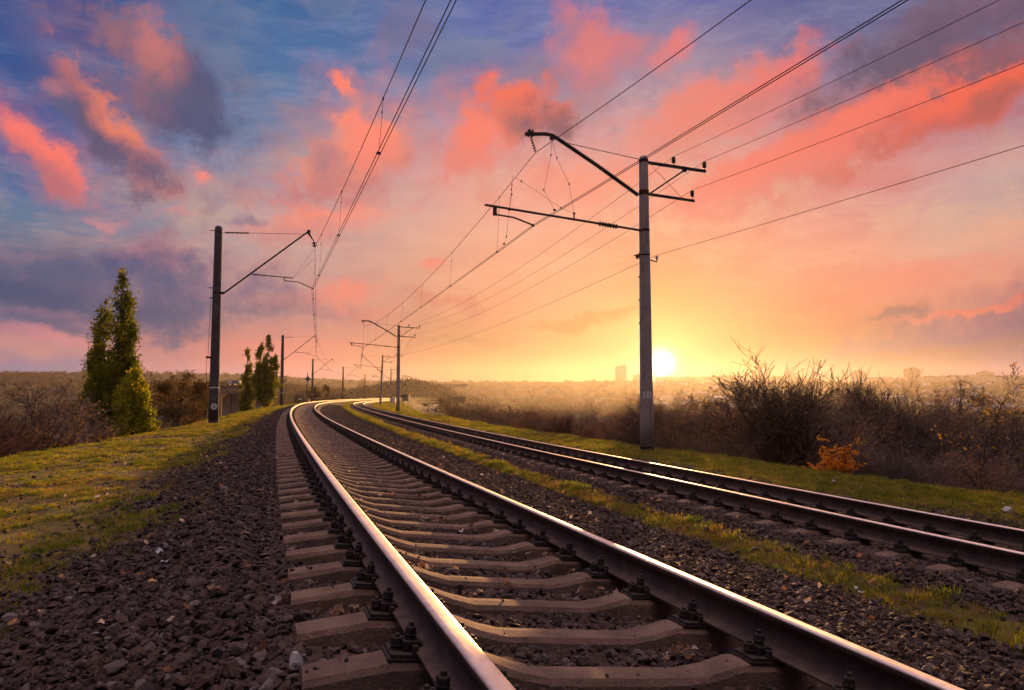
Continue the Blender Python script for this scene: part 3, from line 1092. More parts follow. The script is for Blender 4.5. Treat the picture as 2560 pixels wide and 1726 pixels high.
# ------------------------------------------------------------------ scattering: one object draws copies of a few small meshes at given points
def scatter(name, pts, rots, scls, idx, meshes, label_kind='stuff'):
    src = bpy.data.collections.new(name + '_source')
    for i, me in enumerate(meshes):
        o = bpy.data.objects.new('%s_piece_%s' % (name, 'abcdefghijklmnop'[i]), me)
        src.objects.link(o)
    me = bpy.data.meshes.new(name)
    n = len(pts)
    me.vertices.add(n)
    me.vertices.foreach_set('co', np.ascontiguousarray(pts, dtype=np.float32).ravel())
    a = me.attributes.new('rot', 'FLOAT_VECTOR', 'POINT')
    a.data.foreach_set('vector', np.ascontiguousarray(rots, dtype=np.float32).ravel())
    a = me.attributes.new('scl', 'FLOAT_VECTOR', 'POINT')
    a.data.foreach_set('vector', np.ascontiguousarray(scls, dtype=np.float32).ravel())
    a = me.attributes.new('pick', 'INT', 'POINT')
    a.data.foreach_set('value', np.ascontiguousarray(idx, dtype=np.int32))
    me.update()
    ob = link(name, me)
    g = bpy.data.node_groups.new(name, 'GeometryNodeTree')
    g.interface.new_socket('Geometry', in_out='INPUT', socket_type='NodeSocketGeometry')
    g.interface.new_socket('Geometry', in_out='OUTPUT', socket_type='NodeSocketGeometry')
    T = NT(g)
    gi, go = T.add('NodeGroupInput'), T.add('NodeGroupOutput')
    ci = T.add('GeometryNodeCollectionInfo')
    ci.inputs[0].default_value = src
    ci.inputs[1].default_value = True
    ci.inputs[2].default_value = True
    iop = T.add('GeometryNodeInstanceOnPoints')

    def attr(nm, dt):
        q = T.add('GeometryNodeInputNamedAttribute', data_type=dt)
        q.inputs[0].default_value = nm
        return q.outputs[0]
    T.l.new(gi.outputs[0], iop.inputs['Points'])
    T.l.new(ci.outputs[0], iop.inputs['Instance'])
    iop.inputs['Pick Instance'].default_value = True
    T.l.new(attr('pick', 'INT'), iop.inputs['Instance Index'])
    e2r = T.add('FunctionNodeEulerToRotation')
    T.l.new(attr('rot', 'FLOAT_VECTOR'), e2r.inputs[0])
    T.l.new(e2r.outputs[0], iop.inputs['Rotation'])
    T.l.new(attr('scl', 'FLOAT_VECTOR'), iop.inputs['Scale'])
    T.l.new(iop.outputs[0], go.inputs[0])
    md = ob.modifiers.new('scatter', 'NODES')
    md.node_group = g
    tag(ob, kind=label_kind)
    return ob


def stone_mat(name, cols, sheen=0.25):
    m, T, b, out = mat(name)
    r = T.add('ShaderNodeObjectInfo').outputs['Random']
    tc = T.add('ShaderNodeTexCoord')
    c = T.ramp(r, [(i / (len(cols) - 1), q) for i, q in enumerate(cols)])
    v = T.vm('ADD', tc.outputs['Object'], T.vm('SCALE', (91.0, 37.0, 53.0), scale=r))
    n = T.noise(v, 2.2, 6, 0.7)
    c = T.mix(T.step(n, 0.45, 0.75), c, T.mix(0.5, c, lin(0.15, 0.10, 0.08)))
    c = T.mix(T.m('MULTIPLY', T.step(T.noise(v, 1.1, 4, 0.6), 0.55, 0.7), 0.5), c, lin(0.06, 0.035, 0.025))
    T.put(b.inputs['Base Color'], c)
    b.inputs['Roughness'].default_value = 0.85
    b.inputs['Specular IOR Level'].default_value = sheen
    bp = T.add('ShaderNodeBump')
    bp.inputs['Strength'].default_value = 0.5
    bp.inputs['Distance'].default_value = 0.12
    T.put(bp.inputs['Height'], T.noise(v, 4.5, 6, 0.7))
    T.l.new(bp.outputs[0], b.inputs['Normal'])
    return m


def stone_mesh(seed, m, flat=0.62, sub=2):
    """an angular broken stone about 1 across"""
    import bmesh
    rr = np.random.default_rng(seed)
    bm = bmesh.new()
    bmesh.ops.create_icosphere(bm, subdivisions=sub, radius=0.5)
    P = np.array([v.co[:] for v in bm.verts])
    # cut by random planes
    for k in range(9):
        nrm = rr.normal(size=3)
        nrm /= np.linalg.norm(nrm)
        d = rr.uniform(0.22, 0.40)
        h = P @ nrm - d
        P -= np.outer(np.clip(h, 0, None), nrm)
    P *= np.array([rr.uniform(0.85, 1.25), rr.uniform(0.7, 1.0), rr.uniform(flat * 0.7, flat * 1.3)])
    P += rr.normal(size=P.shape) * 0.012
    for v, p in zip(bm.verts, P):
        v.co = p
    me = bpy.data.meshes.new('stone')
    bm.to_mesh(me)
    bm.free()
    me.materials.append(m)
    return me


BALLAST_M = stone_mat('ballast_stone', [lin(0.026, 0.018, 0.017), lin(0.039, 0.025, 0.021), lin(0.047, 0.026, 0.020), lin(0.058, 0.034, 0.025), lin(0.041, 0.031, 0.029), lin(0.068, 0.040, 0.029), lin(0.033, 0.022, 0.019), lin(0.086, 0.054, 0.040), lin(0.054, 0.036, 0.030), lin(0.112, 0.082, 0.069), lin(0.030, 0.022, 0.023), lin(0.156, 0.130, 0.123), lin(0.061, 0.037, 0.028)])
STONES = [stone_mesh(100 + i, BALLAST_M) for i in range(12)]


def sample_su(s0, s1, u0, u1, per_m2, rg):
    n = int((s1 - s0) * (u1 - u0) * per_m2)
    return rg.uniform(s0, s1, n), rg.uniform(u0, u1, n)


def in_view(X, Y, Zw, margin=0.08):
    fw = Y * math.cos(PITCH) + (Zw - CAM_Z) * math.sin(PITCH)
    up = -Y * math.sin(PITCH) + (Zw - CAM_Z) * math.cos(PITCH)
    ax = np.abs(X) / np.maximum(fw, 1e-3)
    ay = -up / np.maximum(fw, 1e-3)
    return (fw > 0.3) & (ax < W_PX / 2 / F_PX + margin + 0.6 / np.maximum(fw, .5)) & (ay < H_PX / 2 / F_PX + margin + 0.5 / np.maximum(fw, .5))


def ballast_points():
    rg = np.random.default_rng(11)
    out = []
    # (s range, stones per square metre, size range)
    for (a, b_, dens, z0, z1) in ((-1, 9, 1050, 0.020, 0.086), (9, 18, 700, 0.026, 0.084), (18, 36, 300, 0.042, 0.086), (36, 70, 110, 0.055, 0.11), (70, 130, 30, 0.07, 0.14)):
        s, u = sample_su(a, b_, -6.5, 13, dens, rg)
        ur = UR(s)
        tm = turf_mask(s, u)
        keep = rg.random(len(s)) > np.clip(tm * 1.0, 0, 0.955)
        keep &= (u < ur + 4.6) & (u > -6.3)
        # thin out under the turf and away from the tracks
        keep &= ~((u < -3.6) & (rg.random(len(s)) > 0.75))
        s, u = s[keep], u[keep]
        X, Y = trk(s, u)
        Z = bank(s, u)
        v = in_view(X, Y, Z)
        s, u, X, Y, Z = s[v], u[v], X[v], Y[v], Z[v]
        n = len(s)
        size = z0 + (z1 - z0) * rg.random(n) ** 1.7
        ur = UR(s)
        # keep stones off the sleepers and rails
        ok = np.ones(n, bool)
        for sec, uc, s0, sp in ((False, 0 * s, S_A, 0.556), (True, ur, S_B, 0.60)):
            du = u - uc
            ph = (s - s0) / sp
            ds = np.abs(ph - np.round(ph)) * sp
            on = (np.abs(du) < (1.40 if sec else 1.30)) & (ds < (0.145 if sec else 0.112))
            if not sec:
                stray = on & (rg.random(n) < 0.03) & (np.abs(np.abs(du) - HALF) > 0.22)
                a_ = np.abs(du)
                ztop = ZLC - 0.203 + TL * du + np.where(a_ > 0.99, -0.006 - (a_ - 0.99) * 0.2, -0.060 * sstep(0.60 - a_, 0, 0.26))
            ok &= ~on | (stray if not sec else False)
            for sd in (-1, 1):
                ok &= ~(np.abs(du - sd * HALF) < 0.085)
        size = np.where(stray, np.minimum(size * 0.45, 0.03), size)
        Z = np.where(stray, ztop, Z)
        s, u, X, Y, Z, size, stray = s[ok], u[ok], X[ok], Y[ok], Z[ok], size[ok], stray[ok]
        n = len(s)
        size = np.where(rg.random(n) < 0.025, size * rg.uniform(1.3, 1.7, n), size)
        size = np.where(rg.random(n) < 0.30, size * 0.6, size)
        lift = rg.random(n) ** 2 * 0.035
        lift = np.where(np.abs(u) < 1.45, lift * 0.9 - 0.005, lift)
        lift = np.where(np.abs(u - UR(s)) < 1.45, lift * 0.5 - 0.004, lift)
        lift = np.where(stray, size * 0.22, lift)
        out.append((X, Y, Z + lift - size * 0.05, size))
    X, Y, Z, size = (np.concatenate([o[i] for o in out]) for i in range(4))
    n = len(X)
    rots = np.stack([rg.normal(0, 0.45, n), rg.normal(0, 0.45, n), rg.uniform(0, 6.283, n)], 1)
    sc = np.repeat(size[:, None], 3, 1) * rg.uniform(0.85, 1.15, (n, 3))
    return np.stack([X, Y, Z], 1), rots, sc, rg.integers(0, len(STONES), n)


_p = ballast_points()
print('ballast stones', len(_p[0]))
scatter('ballast_stones', *_p, STONES)


# ------------------------------------------------------------------ grass
def tuft_mesh(seed, m, n, h, spread, width):
    rr = random.Random(seed)
    b = MB()
    for i in range(n):
        a = rr.uniform(0, 6.283)
        r = spread * math.sqrt(rr.random())
        x, y = r * math.cos(a), r * math.sin(a)
        hh = h * rr.uniform(0.45, 1.0)
        lean = rr.uniform(0.05, 0.65) * hh
        la = rr.uniform(0, 6.283)
        fa = rr.uniform(0, 6.283)
        w = width * rr.uniform(0.7, 1.2)
        dx, dy = math.cos(fa) * w, math.sin(fa) * w
        mx, my = x + math.cos(la) * lean * 0.35, y + math.sin(la) * lean * 0.35
        tx, ty = x + math.cos(la) * lean, y + math.sin(la) * lean
        b.add([(x - dx, y - dy, -0.01), (x + dx, y + dy, -0.01), (mx + dx * .8, my + dy * .8, hh * .6), (mx - dx * .8, my - dy * .8, hh * .6), (tx, ty, hh)],
              [(0, 1, 2, 3), (3, 2, 4)])
    return b.mesh('tuft', m)


GRASS_A = leafy('yellow_green_blades', [lin(0.15, 0.21, 0.024), lin(0.25, 0.29, 0.030), lin(0.36, 0.33, 0.036), lin(0.42, 0.33, 0.044), lin(0.37, 0.24, 0.052)], 0.55, by='object')
GRASS_B = leafy('straw_blades', [lin(0.26, 0.17, 0.05), lin(0.36, 0.24, 0.07), lin(0.20, 0.115, 0.04)], 0.5, by='object')
GRASS_C = leafy('fresh_green_blades', [lin(0.10, 0.15, 0.022), lin(0.15, 0.19, 0.024), lin(0.22, 0.22, 0.026)], 0.55, by='object')
TUFTS = [tuft_mesh(i, GRASS_A, 22, 0.055, 0.055, 0.0022) for i in range(4)] + [tuft_mesh(9 + i, GRASS_B, 14, 0.075, 0.05, 0.0020) for i in range(2)] + [tuft_mesh(20 + i, GRASS_C, 26, 0.07, 0.06, 0.0024) for i in range(2)]


def grass_points():
    rg = np.random.default_rng(23)
    out = []
    for (a, b_, dens, k) in ((0, 10, 520, 0.9), (10, 22, 400, 1.05), (22, 45, 190, 1.5), (45, 90, 60, 2.4), (90, 250, 12, 4.0)):
        s, u = sample_su(a, b_, -16, 24, dens, rg)
        tm = turf_mask(s, u)
        ur = UR(s)
        patch = fbm(s * 0.9 + 3, u * 0.9, 41)
        fine = fbm(s * 3.1, u * 3.1, 47)
        dry = fbm(s * 0.33, u * 0.33, 44)
        dn = sstep(patch * 0.6 + fine * 0.5, 0.40, 0.62)
        mid = (u > 0) & (u < ur)
        right = u > ur
        dn = np.where(mid, np.clip(dn * 0.4 + 0.75, 0, 1), np.where(right, np.clip(dn * 0.6 + 0.45, 0, 1), dn * 0.75 + 0.06))
        keep = rg.random(len(s)) < tm * dn
        keep &= u < ur + 18
        s, u, patch, dry = s[keep], u[keep], patch[keep], dry[keep]
        mid, right, fine = mid[keep], right[keep], fine[keep]
        X, Y = trk(s, u)
        Z = bank(s, u)
        v = in_view(X, Y, Z)
        s, u, X, Y, Z, patch, dry, mid, right, fine = (q[v] for q in (s, u, X, Y, Z, patch, dry, mid, right, fine))
        n = len(s)
        size = k * rg.uniform(0.55, 1.25, n) * np.where(mid | right, 1.2, 0.75) * (0.75 + 0.6 * sstep(fine, 0.5, 0.7))
        r = rg.random(n)
        idx = np.where(r < 0.70, rg.integers(0, 4, n), np.where(r < 0.84, rg.integers(4, 6, n), rg.integers(6, 8, n)))
        idx = np.where((dry > 0.55) & (r > 0.45), rg.integers(4, 6, n), idx)
        idx = np.where((fine > 0.62) & (r > 0.55), rg.integers(6, 8, n), idx)
        out.append((X, Y, Z, size, idx))
    X, Y, Z, size, idx = (np.concatenate([o[i] for o in out]) for i in range(5))
    n = len(X)
    rots = np.stack([rg.normal(0, 0.12, n), rg.normal(0, 0.12, n), rg.uniform(0, 6.283, n)], 1)
    return np.stack([X, Y, Z], 1), rots, np.stack([size * 1.1, size * 1.1, size], 1), idx


_p = grass_points()
print('grass tufts', len(_p[0]))
scatter('grass', *_p, TUFTS)


# ------------------------------------------------------------------ dead leaves and scraps lying among the stones
def leaf_mesh(seed, m):
    rr = random.Random(seed)
    b = MB()
    n = 9
    ring, mid = [], []
    for i in range(n):
        a = 2 * math.pi * i / n
        r = 0.5 * (1.0 if i % 2 == 0 else 0.62) * rr.uniform(0.8, 1.15)
        ring.append((r * math.cos(a), r * 0.8 * math.sin(a), rr.uniform(0.0, 0.30)))
    b.add(ring + [(0, 0, rr.uniform(-0.05, 0.12))], [(i, (i + 1) % n, n) for i in range(n)])
    return b.mesh('leaf', m)


LEAF_M = leafy('dead_leaf', [lin(0.13, 0.065, 0.035), lin(0.20, 0.11, 0.06), lin(0.30, 0.20, 0.15), lin(0.16, 0.08, 0.045), lin(0.50, 0.43, 0.41), lin(0.24, 0.14, 0.08), lin(0.12, 0.06, 0.04)], 0.35, by='object')
LEAVES = [leaf_mesh(i, LEAF_M) for i in range(6)]


def leaf_points():
    rg = np.random.default_rng(31)
    P = []
    # clumps caught between the sleepers, near the fastenings
    for i in range(150):
        k = i // 2
        s = S_A + 0.556 * (k + 0.5) + rg.uniform(-0.08, 0.08)
        if rg.random() < 0.6:
            u = rg.choice([-1.05, -1.0, 0.62, 0.45, -0.35, 1.05]) + rg.normal(0, 0.12)
            m = int(rg.integers(4, 14))
        else:
            u = rg.uniform(-1.3, 1.3)
            m = 2
        P.append((np.full(m, s) + rg.normal(0, 0.05, m), u + rg.normal(0, 0.11, m)))
    s1, u1 = sample_su(0, 30, -5.5, 10, 3.6, rg)
    P.append((s1, u1))
    s = np.concatenate([p[0] for p in P])
    u = np.concatenate([p[1] for p in P])
    ph = (s - S_A) / 0.556
    on = (np.abs(ph - np.round(ph)) * 0.556 < 0.14) & (np.abs(u) < 1.36)
    for sd in (-1, 1):
        on |= np.abs(u - sd * HALF) < 0.10
        on |= np.abs(u - UR(s) - sd * HALF) < 0.10
    s, u = s[~on], u[~on]
    X, Y = trk(s, u)
    Z = bank(s, u) + 0.045 + rg.random(len(s)) * 0.03
    n = len(s)
    size = rg.uniform(0.035, 0.075, n)
    rots = np.stack([rg.normal(0, 0.6, n), rg.normal(0, 0.6, n), rg.uniform(0, 6.283, n)], 1)
    return np.stack([X, Y, Z], 1), rots, np.repeat(size[:, None], 3, 1), rg.integers(0, 6, n)


scatter('fallen_leaves', *leaf_points(), LEAVES)

# ------------------------------------------------------------------ overhead line: masts
def insulator(mb, p, q, r, n, core=0.012, mi=0):
    """ribbed insulator between two points"""
    p, q = Vector(p), Vector(q)
    L = (q - p).length
    Mq = (q - p).to_track_quat('Z', 'Y').to_matrix().to_4x4()
    prof = [(core, 0)]
    for i in range(n):
        a = L * (i + 0.25) / n
        d = L / n
        prof += [(core, a), (r, a + d * 0.12), (r * 0.92, a + d * 0.30), (core, a + d * 0.42)]
    prof.append((core, L))
    mb.lathe(p, prof, 10, M=Mq, mi=mi)


def pole_mb(h, r0, r1, n=20):
    b = MB()
    b.lathe((0, 0, 0), [(r0 + (r1 - r0) * t, h * t) for t in (0, .1, .25, .5, .75, 0.985)] + [(r1 * 0.93, h * .993), (r1 * 0.6, h)], n)
    return b


def band(b, z, r, h=0.06, n=20):
    b.lathe((0, 0, z - h / 2), [(r, 0), (r + 0.008, 0), (r + 0.008, h), (r, h)], n)


def glyph(text, size, m, parent, Mx, name='number'):
    cu = bpy.data.curves.new(name, 'FONT')
    cu.body = text
    cu.size = size
    cu.align_x = 'CENTER'
    cu.align_y = 'CENTER'
    cu.extrude = 0.0015
    t = bpy.data.objects.new(name + '_source', cu)
    me = bpy.data.meshes.new_from_object(t)
    bpy.data.objects.remove(t)
    me.name = name
    me.materials.clear()
    me.materials.append(m)
    o = link(name, me, parent)
    o.matrix_local = Mx
    return o


def wrap_plate(b, r, z0, z1, a0, a1, off, n=8, mi=0):
    """curved sheet lying on a round pole, angles measured from +x"""
    vs, fs = [], []
    for i in range(n + 1):
        a = a0 + (a1 - a0) * i / n
        for rr, z in ((r + off, z0), (r + off, z1), (r, z1), (r, z0)):
            vs.append((rr * math.cos(a), rr * math.sin(a), z))
    for i in range(n):
        for k in range(4):
            k2 = (k + 1) % 4
            fs.append((i * 4 + k, (i + 1) * 4 + k, (i + 1) * 4 + k2, i * 4 + k2))
    fs += [(3, 2, 1, 0), (n * 4, n * 4 + 1, n * 4 + 2, n * 4 + 3)]
    b.add(vs, fs, mi)


HM = 9.2


def mast_first(label, face=0.0, digit=None):
    """mast with a braced arm; local +x points to its track. face: angle that points to the viewer"""
    t = empty('catenary_mast')
    tag(t, label, 'catenary mast', 'masts beside the raised track')
    R0, R1 = 0.230, 0.170
    rad = lambda z: R0 + (R1 - R0) * z / HM
    pole_mb(HM, R0, R1).build('pole', M['pole_grey'], t, True)
    b = MB()
    b.tube([(rad(6.03) + 0.12, 0, 6.03), (4.13, 0, 9.24)], 0.040, 8)
    b.box((4.10, 0, 9.20), (0.16, 0.06, 0.14))
    b.build('bracket_arm', M['steel_dark'], t)
    b = MB()
    band(b, 6.03, rad(6.03), 0.08)
    b.box((rad(6.03) + 0.07, 0, 6.03), (0.16, 0.06, 0.12))
    b.box((-rad(6.2) - 0.07, 0, 6.25), (0.16, 0.05, 0.04))
    b.build('clamp', M['steel_dark'], t)
    b = MB()
    b.tube([(rad(8.9), 0, 8.90), (3.93, 0, 9.06)], 0.011, 5)
    band(b, 8.9, rad(8.9), 0.05)
    b.box((-rad(8.9) - 0.10, 0, 8.98), (0.2, 0.03, 0.03))
    b.build('tie_rod', M['steel_dark'], t)
    b = MB()
    insulator(b, (0.30, 0, 8.905), (1.35, 0, 8.95), 0.042, 5, 0.030)
    b.build('rod_insulator', M['porcelain'], t)
    b = MB()
    b.add([(4.00, -0.04, 9.14), (4.16, -0.04, 9.10), (4.36, -0.015, 8.72), (4.33, -0.015, 8.72), (4.00, 0.04, 9.14), (4.16, 0.04, 9.10), (4.36, 0.015, 8.72), (4.33, 0.015, 8.72)],
          [(0, 1, 2, 3), (7, 6, 5, 4), (0, 4, 5, 1), (1, 5, 6, 2), (2, 6, 7, 3), (3, 7, 4, 0)])
    b.tube([(4.34, 0, 8.74), (4.37, 0, 8.62)], 0.014, 5)
    b.build('hanger', M['steel_dark'], t)
    b = MB()
    insulator(b, (4.35, 0, 8.70), (4.39, 0, 8.44), 0.13, 2, 0.04)
    b.build('hanging_insulator', M['porcelain'], t)
    b = MB()
    b.tube([(1.51, 0, 6.98), (3.42, 0, 6.88)], 0.026, 6)
    b.tube([(3.00, 0, 6.92), (3.00, 0, 6.74)], 0.022, 6)
    b.tube([(3.00, 0, 6.74), (3.66, 0, 6.70), (4.31, 0, 6.42)], 0.022, 6)
    b.box((4.32, 0, 6.41), (0.06, 0.10, 0.05))
    b.build('steady_arm', M['steel_dark'], t)
    b = MB()
    insulator(b, (1.62, 0, 6.975), (2.10, 0, 6.95), 0.062, 5, 0.028)
    b.build('arm_insulator', M['porcelain'], t)
    b = MB()
    b.tube([(3.40, 0, 6.88), (4.33, 0.3, 8.35)], 0.005, 4)
    b.tube([(3.42, 0, 6.88), (4.36, 0.7, 8.0)], 0.005, 4)
    b.build('bracing_wire', M['wire'], t)
    b = MB()
    a = math.pi + 0.25
    ca, sa = math.cos(a), math.sin(a)
    pts = [(ca * (rad(z) + o), sa * (rad(z) + o), z) for z, o in ((5.75, .05), (5.4, .07), (4.2, .09), (3.05, .10), (2.9, .17), (1.6, .13), (0.55, .10))]
    b.tube(pts, 0.009, 5)
    b.box((ca * (rad(3.0) + .08), sa * (rad(3.0) + .08), 3.0), (0.22, 0.16, 0.09))
    b.box((ca * (rad(5.75) + .03), sa * (rad(5.75) + .03), 5.78), (0.18, 0.05, 0.04))
    b.tube([(ca * (rad(.5) + .1), sa * (rad(.5) + .1), .56), (ca * (rad(.4) + .13), sa * (rad(.4) + .13), .40), (ca * (rad(.2) + .16), sa * (rad(.2) + .16), .22)], [0.03, 0.05, 0.02], 6)
    b.tube([(ca * (rad(.2) + .16), sa * (rad(.2) + .16), .22), (ca * (rad(0) + .22), sa * (rad(0) + .22), 0.02)], 0.008, 5)
    b.build('earthing_cable', M['wire'], t)
    b = MB()
    wrap_plate(b, rad(1.6), 1.57, 1.63, 0, 2 * math.pi, 0.003, 24)
    b.build('white_ring', M['white'], t)
    b = MB()
    wrap_plate(b, rad(0.0), -0.02, 0.10, 0, 2 * math.pi, 0.004, 24)
    b.build('dark_foot', M['pole_grey'], t)
    if digit:
        r = rad(0.73)
        # round white disc bent over the pole, with its number
        ang = face + 0.05
        b = MB()
        vs, n = [], 28
        for i in range(n):
            w = 2 * math.pi * i / n
            da, dz = 0.150 * math.cos(w) / r, 0.150 * math.sin(w)
            vs.append(((r + .006) * math.cos(ang + da), (r + .006) * math.sin(ang + da), 0.73 + dz))
        for j in range(n):
            w = 2 * math.pi * j / n
            da, dz = 0.150 * math.cos(w) / r * .5, 0.075 * math.sin(w)
            vs.append(((r + .006) * math.cos(ang + da), (r + .006) * math.sin(ang + da), 0.73 + dz))
        vs.append(((r + .006) * math.cos(ang), (r + .006) * math.sin(ang), 0.73))
        fs = [(i, (i + 1) % n, n + (i + 1) % n, n + i) for i in range(n)] + [(n + i, n + (i + 1) % n, 2 * n) for i in range(n)]
        b.add(vs, fs)
        disc = b.build('number_disc', M['white'], t)
        Mx = Matrix.Translation(((r + .012) * math.cos(ang), (r + .012) * math.sin(ang), 0.73)) @ Matrix.Rotation(ang + math.pi / 2, 4, 'Z') @ Matrix.Rotation(math.pi / 2, 4, 'X')
        glyph(digit, 0.235, M['black'], disc, Mx @ Matrix.Diagonal((0.8, 1, 1, 1)))
        # worn stencil marks above it
        r2 = rad(1.09)
        for k, tx in enumerate(('6', '7')):
            a2 = ang + (0.22 - 0.44 * (1 - k))
            Mx = Matrix.Translation(((r2 + .002) * math.cos(a2), (r2 + .002) * math.sin(a2), 1.09)) @ Matrix.Rotation(a2 + math.pi / 2, 4, 'Z') @ Matrix.Rotation(math.pi / 2, 4, 'X')
            glyph(tx, 0.12, M['stencil'], t, Mx, 'stencil_mark')
    return t


M['stencil'] = worn('worn_stencil_paint', lin(0.30, 0.30, 0.32), lin(0.40, 0.40, 0.41), 40, 0.8, bump=0)


def mast_second(label, kind=0, face=0.0, digits=None):
    """mast carrying feeder brackets; local +x points away from its track (arms towards -x)"""
    t = empty('catenary_mast')
    tag(t, label, 'catenary mast', 'masts beside the half buried track')
    R0, R1 = 0.215, 0.140
    rad = lambda z: R0 + (R1 - R0) * z / HM
    pole_mb(HM, R0, R1).build('pole', M['pole'], t, True)
    b = MB()
    if kind == 0:
        pts = [(-rad(8) - 0.06, 0, 7.94), (-1.6, 0, 8.76), (-2.9, 0, 9.47), (-3.07, 0, 9.545), (-3.25, 0, 9.56), (-3.90, 0, 9.49)]
        b.tube(pts, 0.062, 8)
        b.box((-3.78, 0, 9.53), (0.06, 0.15, 0.19))
        b.box((-3.68, 0, 9.53), (0.05, 0.15, 0.19))
        b.box((-3.06, 0, 9.46), (0.10, 0.10, 0.12))
    else:
        b.tube([(-rad(6) - 0.06, 0, 6.2), (-3.95, 0, 9.15)], 0.045, 8)
    b.build('bracket_arm', M['steel_dark'], t)
    b = MB()
    for z, h in ((8.02 if kind == 0 else 6.2, 0.16), (9.03, 0.10), (6.83, 0.08), (6.05, 0.04)):
        band(b, z, rad(z), h)
    for k in range(9):
        b.box((rad(6.9 - k * .32 - .4) + .01, 0.02, 6.5 - k * .36), (0.035, 0.05, 0.05))
        if k % 2:
            b.box((-rad(6.9 - k * .32 - .4) - .01, 0.02, 6.45 - k * .36), (0.035, 0.05, 0.05))
    b.build('clamp', M['iron'], t)
    b = MB()
    b.tube([(-rad(9.1), 0, 9.08), (-2.67, 0, 9.36) if kind == 0 else (-3.6, 0, 8.95)], 0.012, 5)
    b.build('tie_rod', M['steel_dark'], t)
    b = MB()
    insulator(b, (-3.72, 0, 9.42), (-3.57, 0, 8.97), 0.060, 6, 0.016)
    b.build('hanging_insulator', M['porcelain'], t)
    b = MB()
    b.tube([(-rad(6.83), 0, 6.83), (-5.15, 0, 7.25)], 0.036, 8)
    b.box((-4.84, 0, 7.10), (0.11, 0.05, 0.30))
    b.tube([(-2.35, 0, 7.02), (-2.35, 0, 7.20)], 0.022, 6)
    b.tube([(-4.80, 0, 6.985), (-4.27, 0, 6.94), (-3.66, 0, 6.75)], 0.026, 6)
    b.box((-3.66, 0, 6.74), (0.06, 0.10, 0.06))
    b.build('steady_arm', M['steel_dark'], t)
    b = MB()
    insulator(b, (-0.92, 0, 6.888), (-1.55, 0, 6.945), 0.082, 7, 0.045)
    b.build('arm_insulator', M['porcelain'], t)
    # feeder brackets on the outer side
    b = MB()
    b.box((0.0, 0, 0.0), (2.12, 0.075, 0.085), Matrix.Translation((1.15, 0, 8.955)) @ Matrix.Rotation(0.045, 4, 'Y'))
    b.box((0.0, 0, 0.0), (1.62, 0.07, 0.075), Matrix.Translation((0.97, 0, 7.95)) @ Matrix.Rotation(0.055, 4, 'Y'))
    b.tube([(rad(8.0), 0, 7.98), (1.45, 0, 8.88)], 0.030, 6)
    b.box((1.44, 0, 8.87), (0.14, 0.05, 0.10))
    b.tube([(0.22, 0, 8.97), (1.36, 0, 7.95)], 0.007, 4)
    b.build('feeder_bracket', M['steel_dark'], t)
    for q, z in FEED:
        b = MB()
        b.tube([(q, 0, z - 0.02), (q, 0, z + 0.10)], 0.012, 6)
        b.lathe((q, 0, z + 0.08), [(0.02, 0), (0.055, 0.01), (0.066, 0.035), (0.05, 0.06), (0.062, 0.075), (0.074, 0.105), (0.05, 0.13), (0.062, 0.145), (0.07, 0.175), (0.045, 0.20), (0.02, 0.225)], 12)
        b.build('pin_insulator', M['porcelain'], t, True)
    b = MB()
    b.tube([(rad(6), 0, 5.92), (0.42, 0, 5.86), (0.42, 0, 5.98)], 0.022, 6)
    b.tube([(-rad(6), 0, 5.99), (-0.36, 0, 6.03)], 0.02, 6)
    b.box((-0.25, 0, 6.0), (0.07, 0.07, 0.14))
    b.build('low_bracket', M['iron'], t)
    b = MB()
    b.lathe((0.42, 0, 5.95), [(0.02, 0), (0.045, 0.015), (0.045, 0.09), (0.02, 0.12)], 10)
    b.build('pin_insulator', M['white'], t, True)
    b = MB()
    wrap_plate(b, rad(0), -0.05, 0.17, 0, 2 * math.pi, 0.006, 24)
    b.build('dark_foot', M['black'], t)
    if digits:
        r = rad(1.73)
        a0 = face + 0.18
        b = MB()
        wrap_plate(b, r, 1.63, 1.83, a0 - 0.66, a0 + 0.66, 0.004, 14)
        pl = b.build('number_plate', M['white'], t)
        for k, tx in enumerate(digits):
            a = a0 + (-0.26 if k == 0 else 0.26)
            Mx = Matrix.Translation(((r + .007) * math.cos(a), (r + .007) * math.sin(a), 1.73)) @ Matrix.Rotation(a + math.pi / 2, 4, 'Z') @ Matrix.Rotation(math.pi / 2, 4, 'X')
            glyph(tx, 0.215, M['pole_grey'], pl, Mx)
    return t


FEED = ((1.06, 8.98), (2.17, 8.93), (1.71, 7.95))


def place_mast(t, x, y, z, flip=False, lean=0.0):
    s_, _ = su(x, y)
    th = heading(float(s_[0]))
    t.rotation_euler = (0, lean, -th)
    t.location = (x, y, z)
    return th


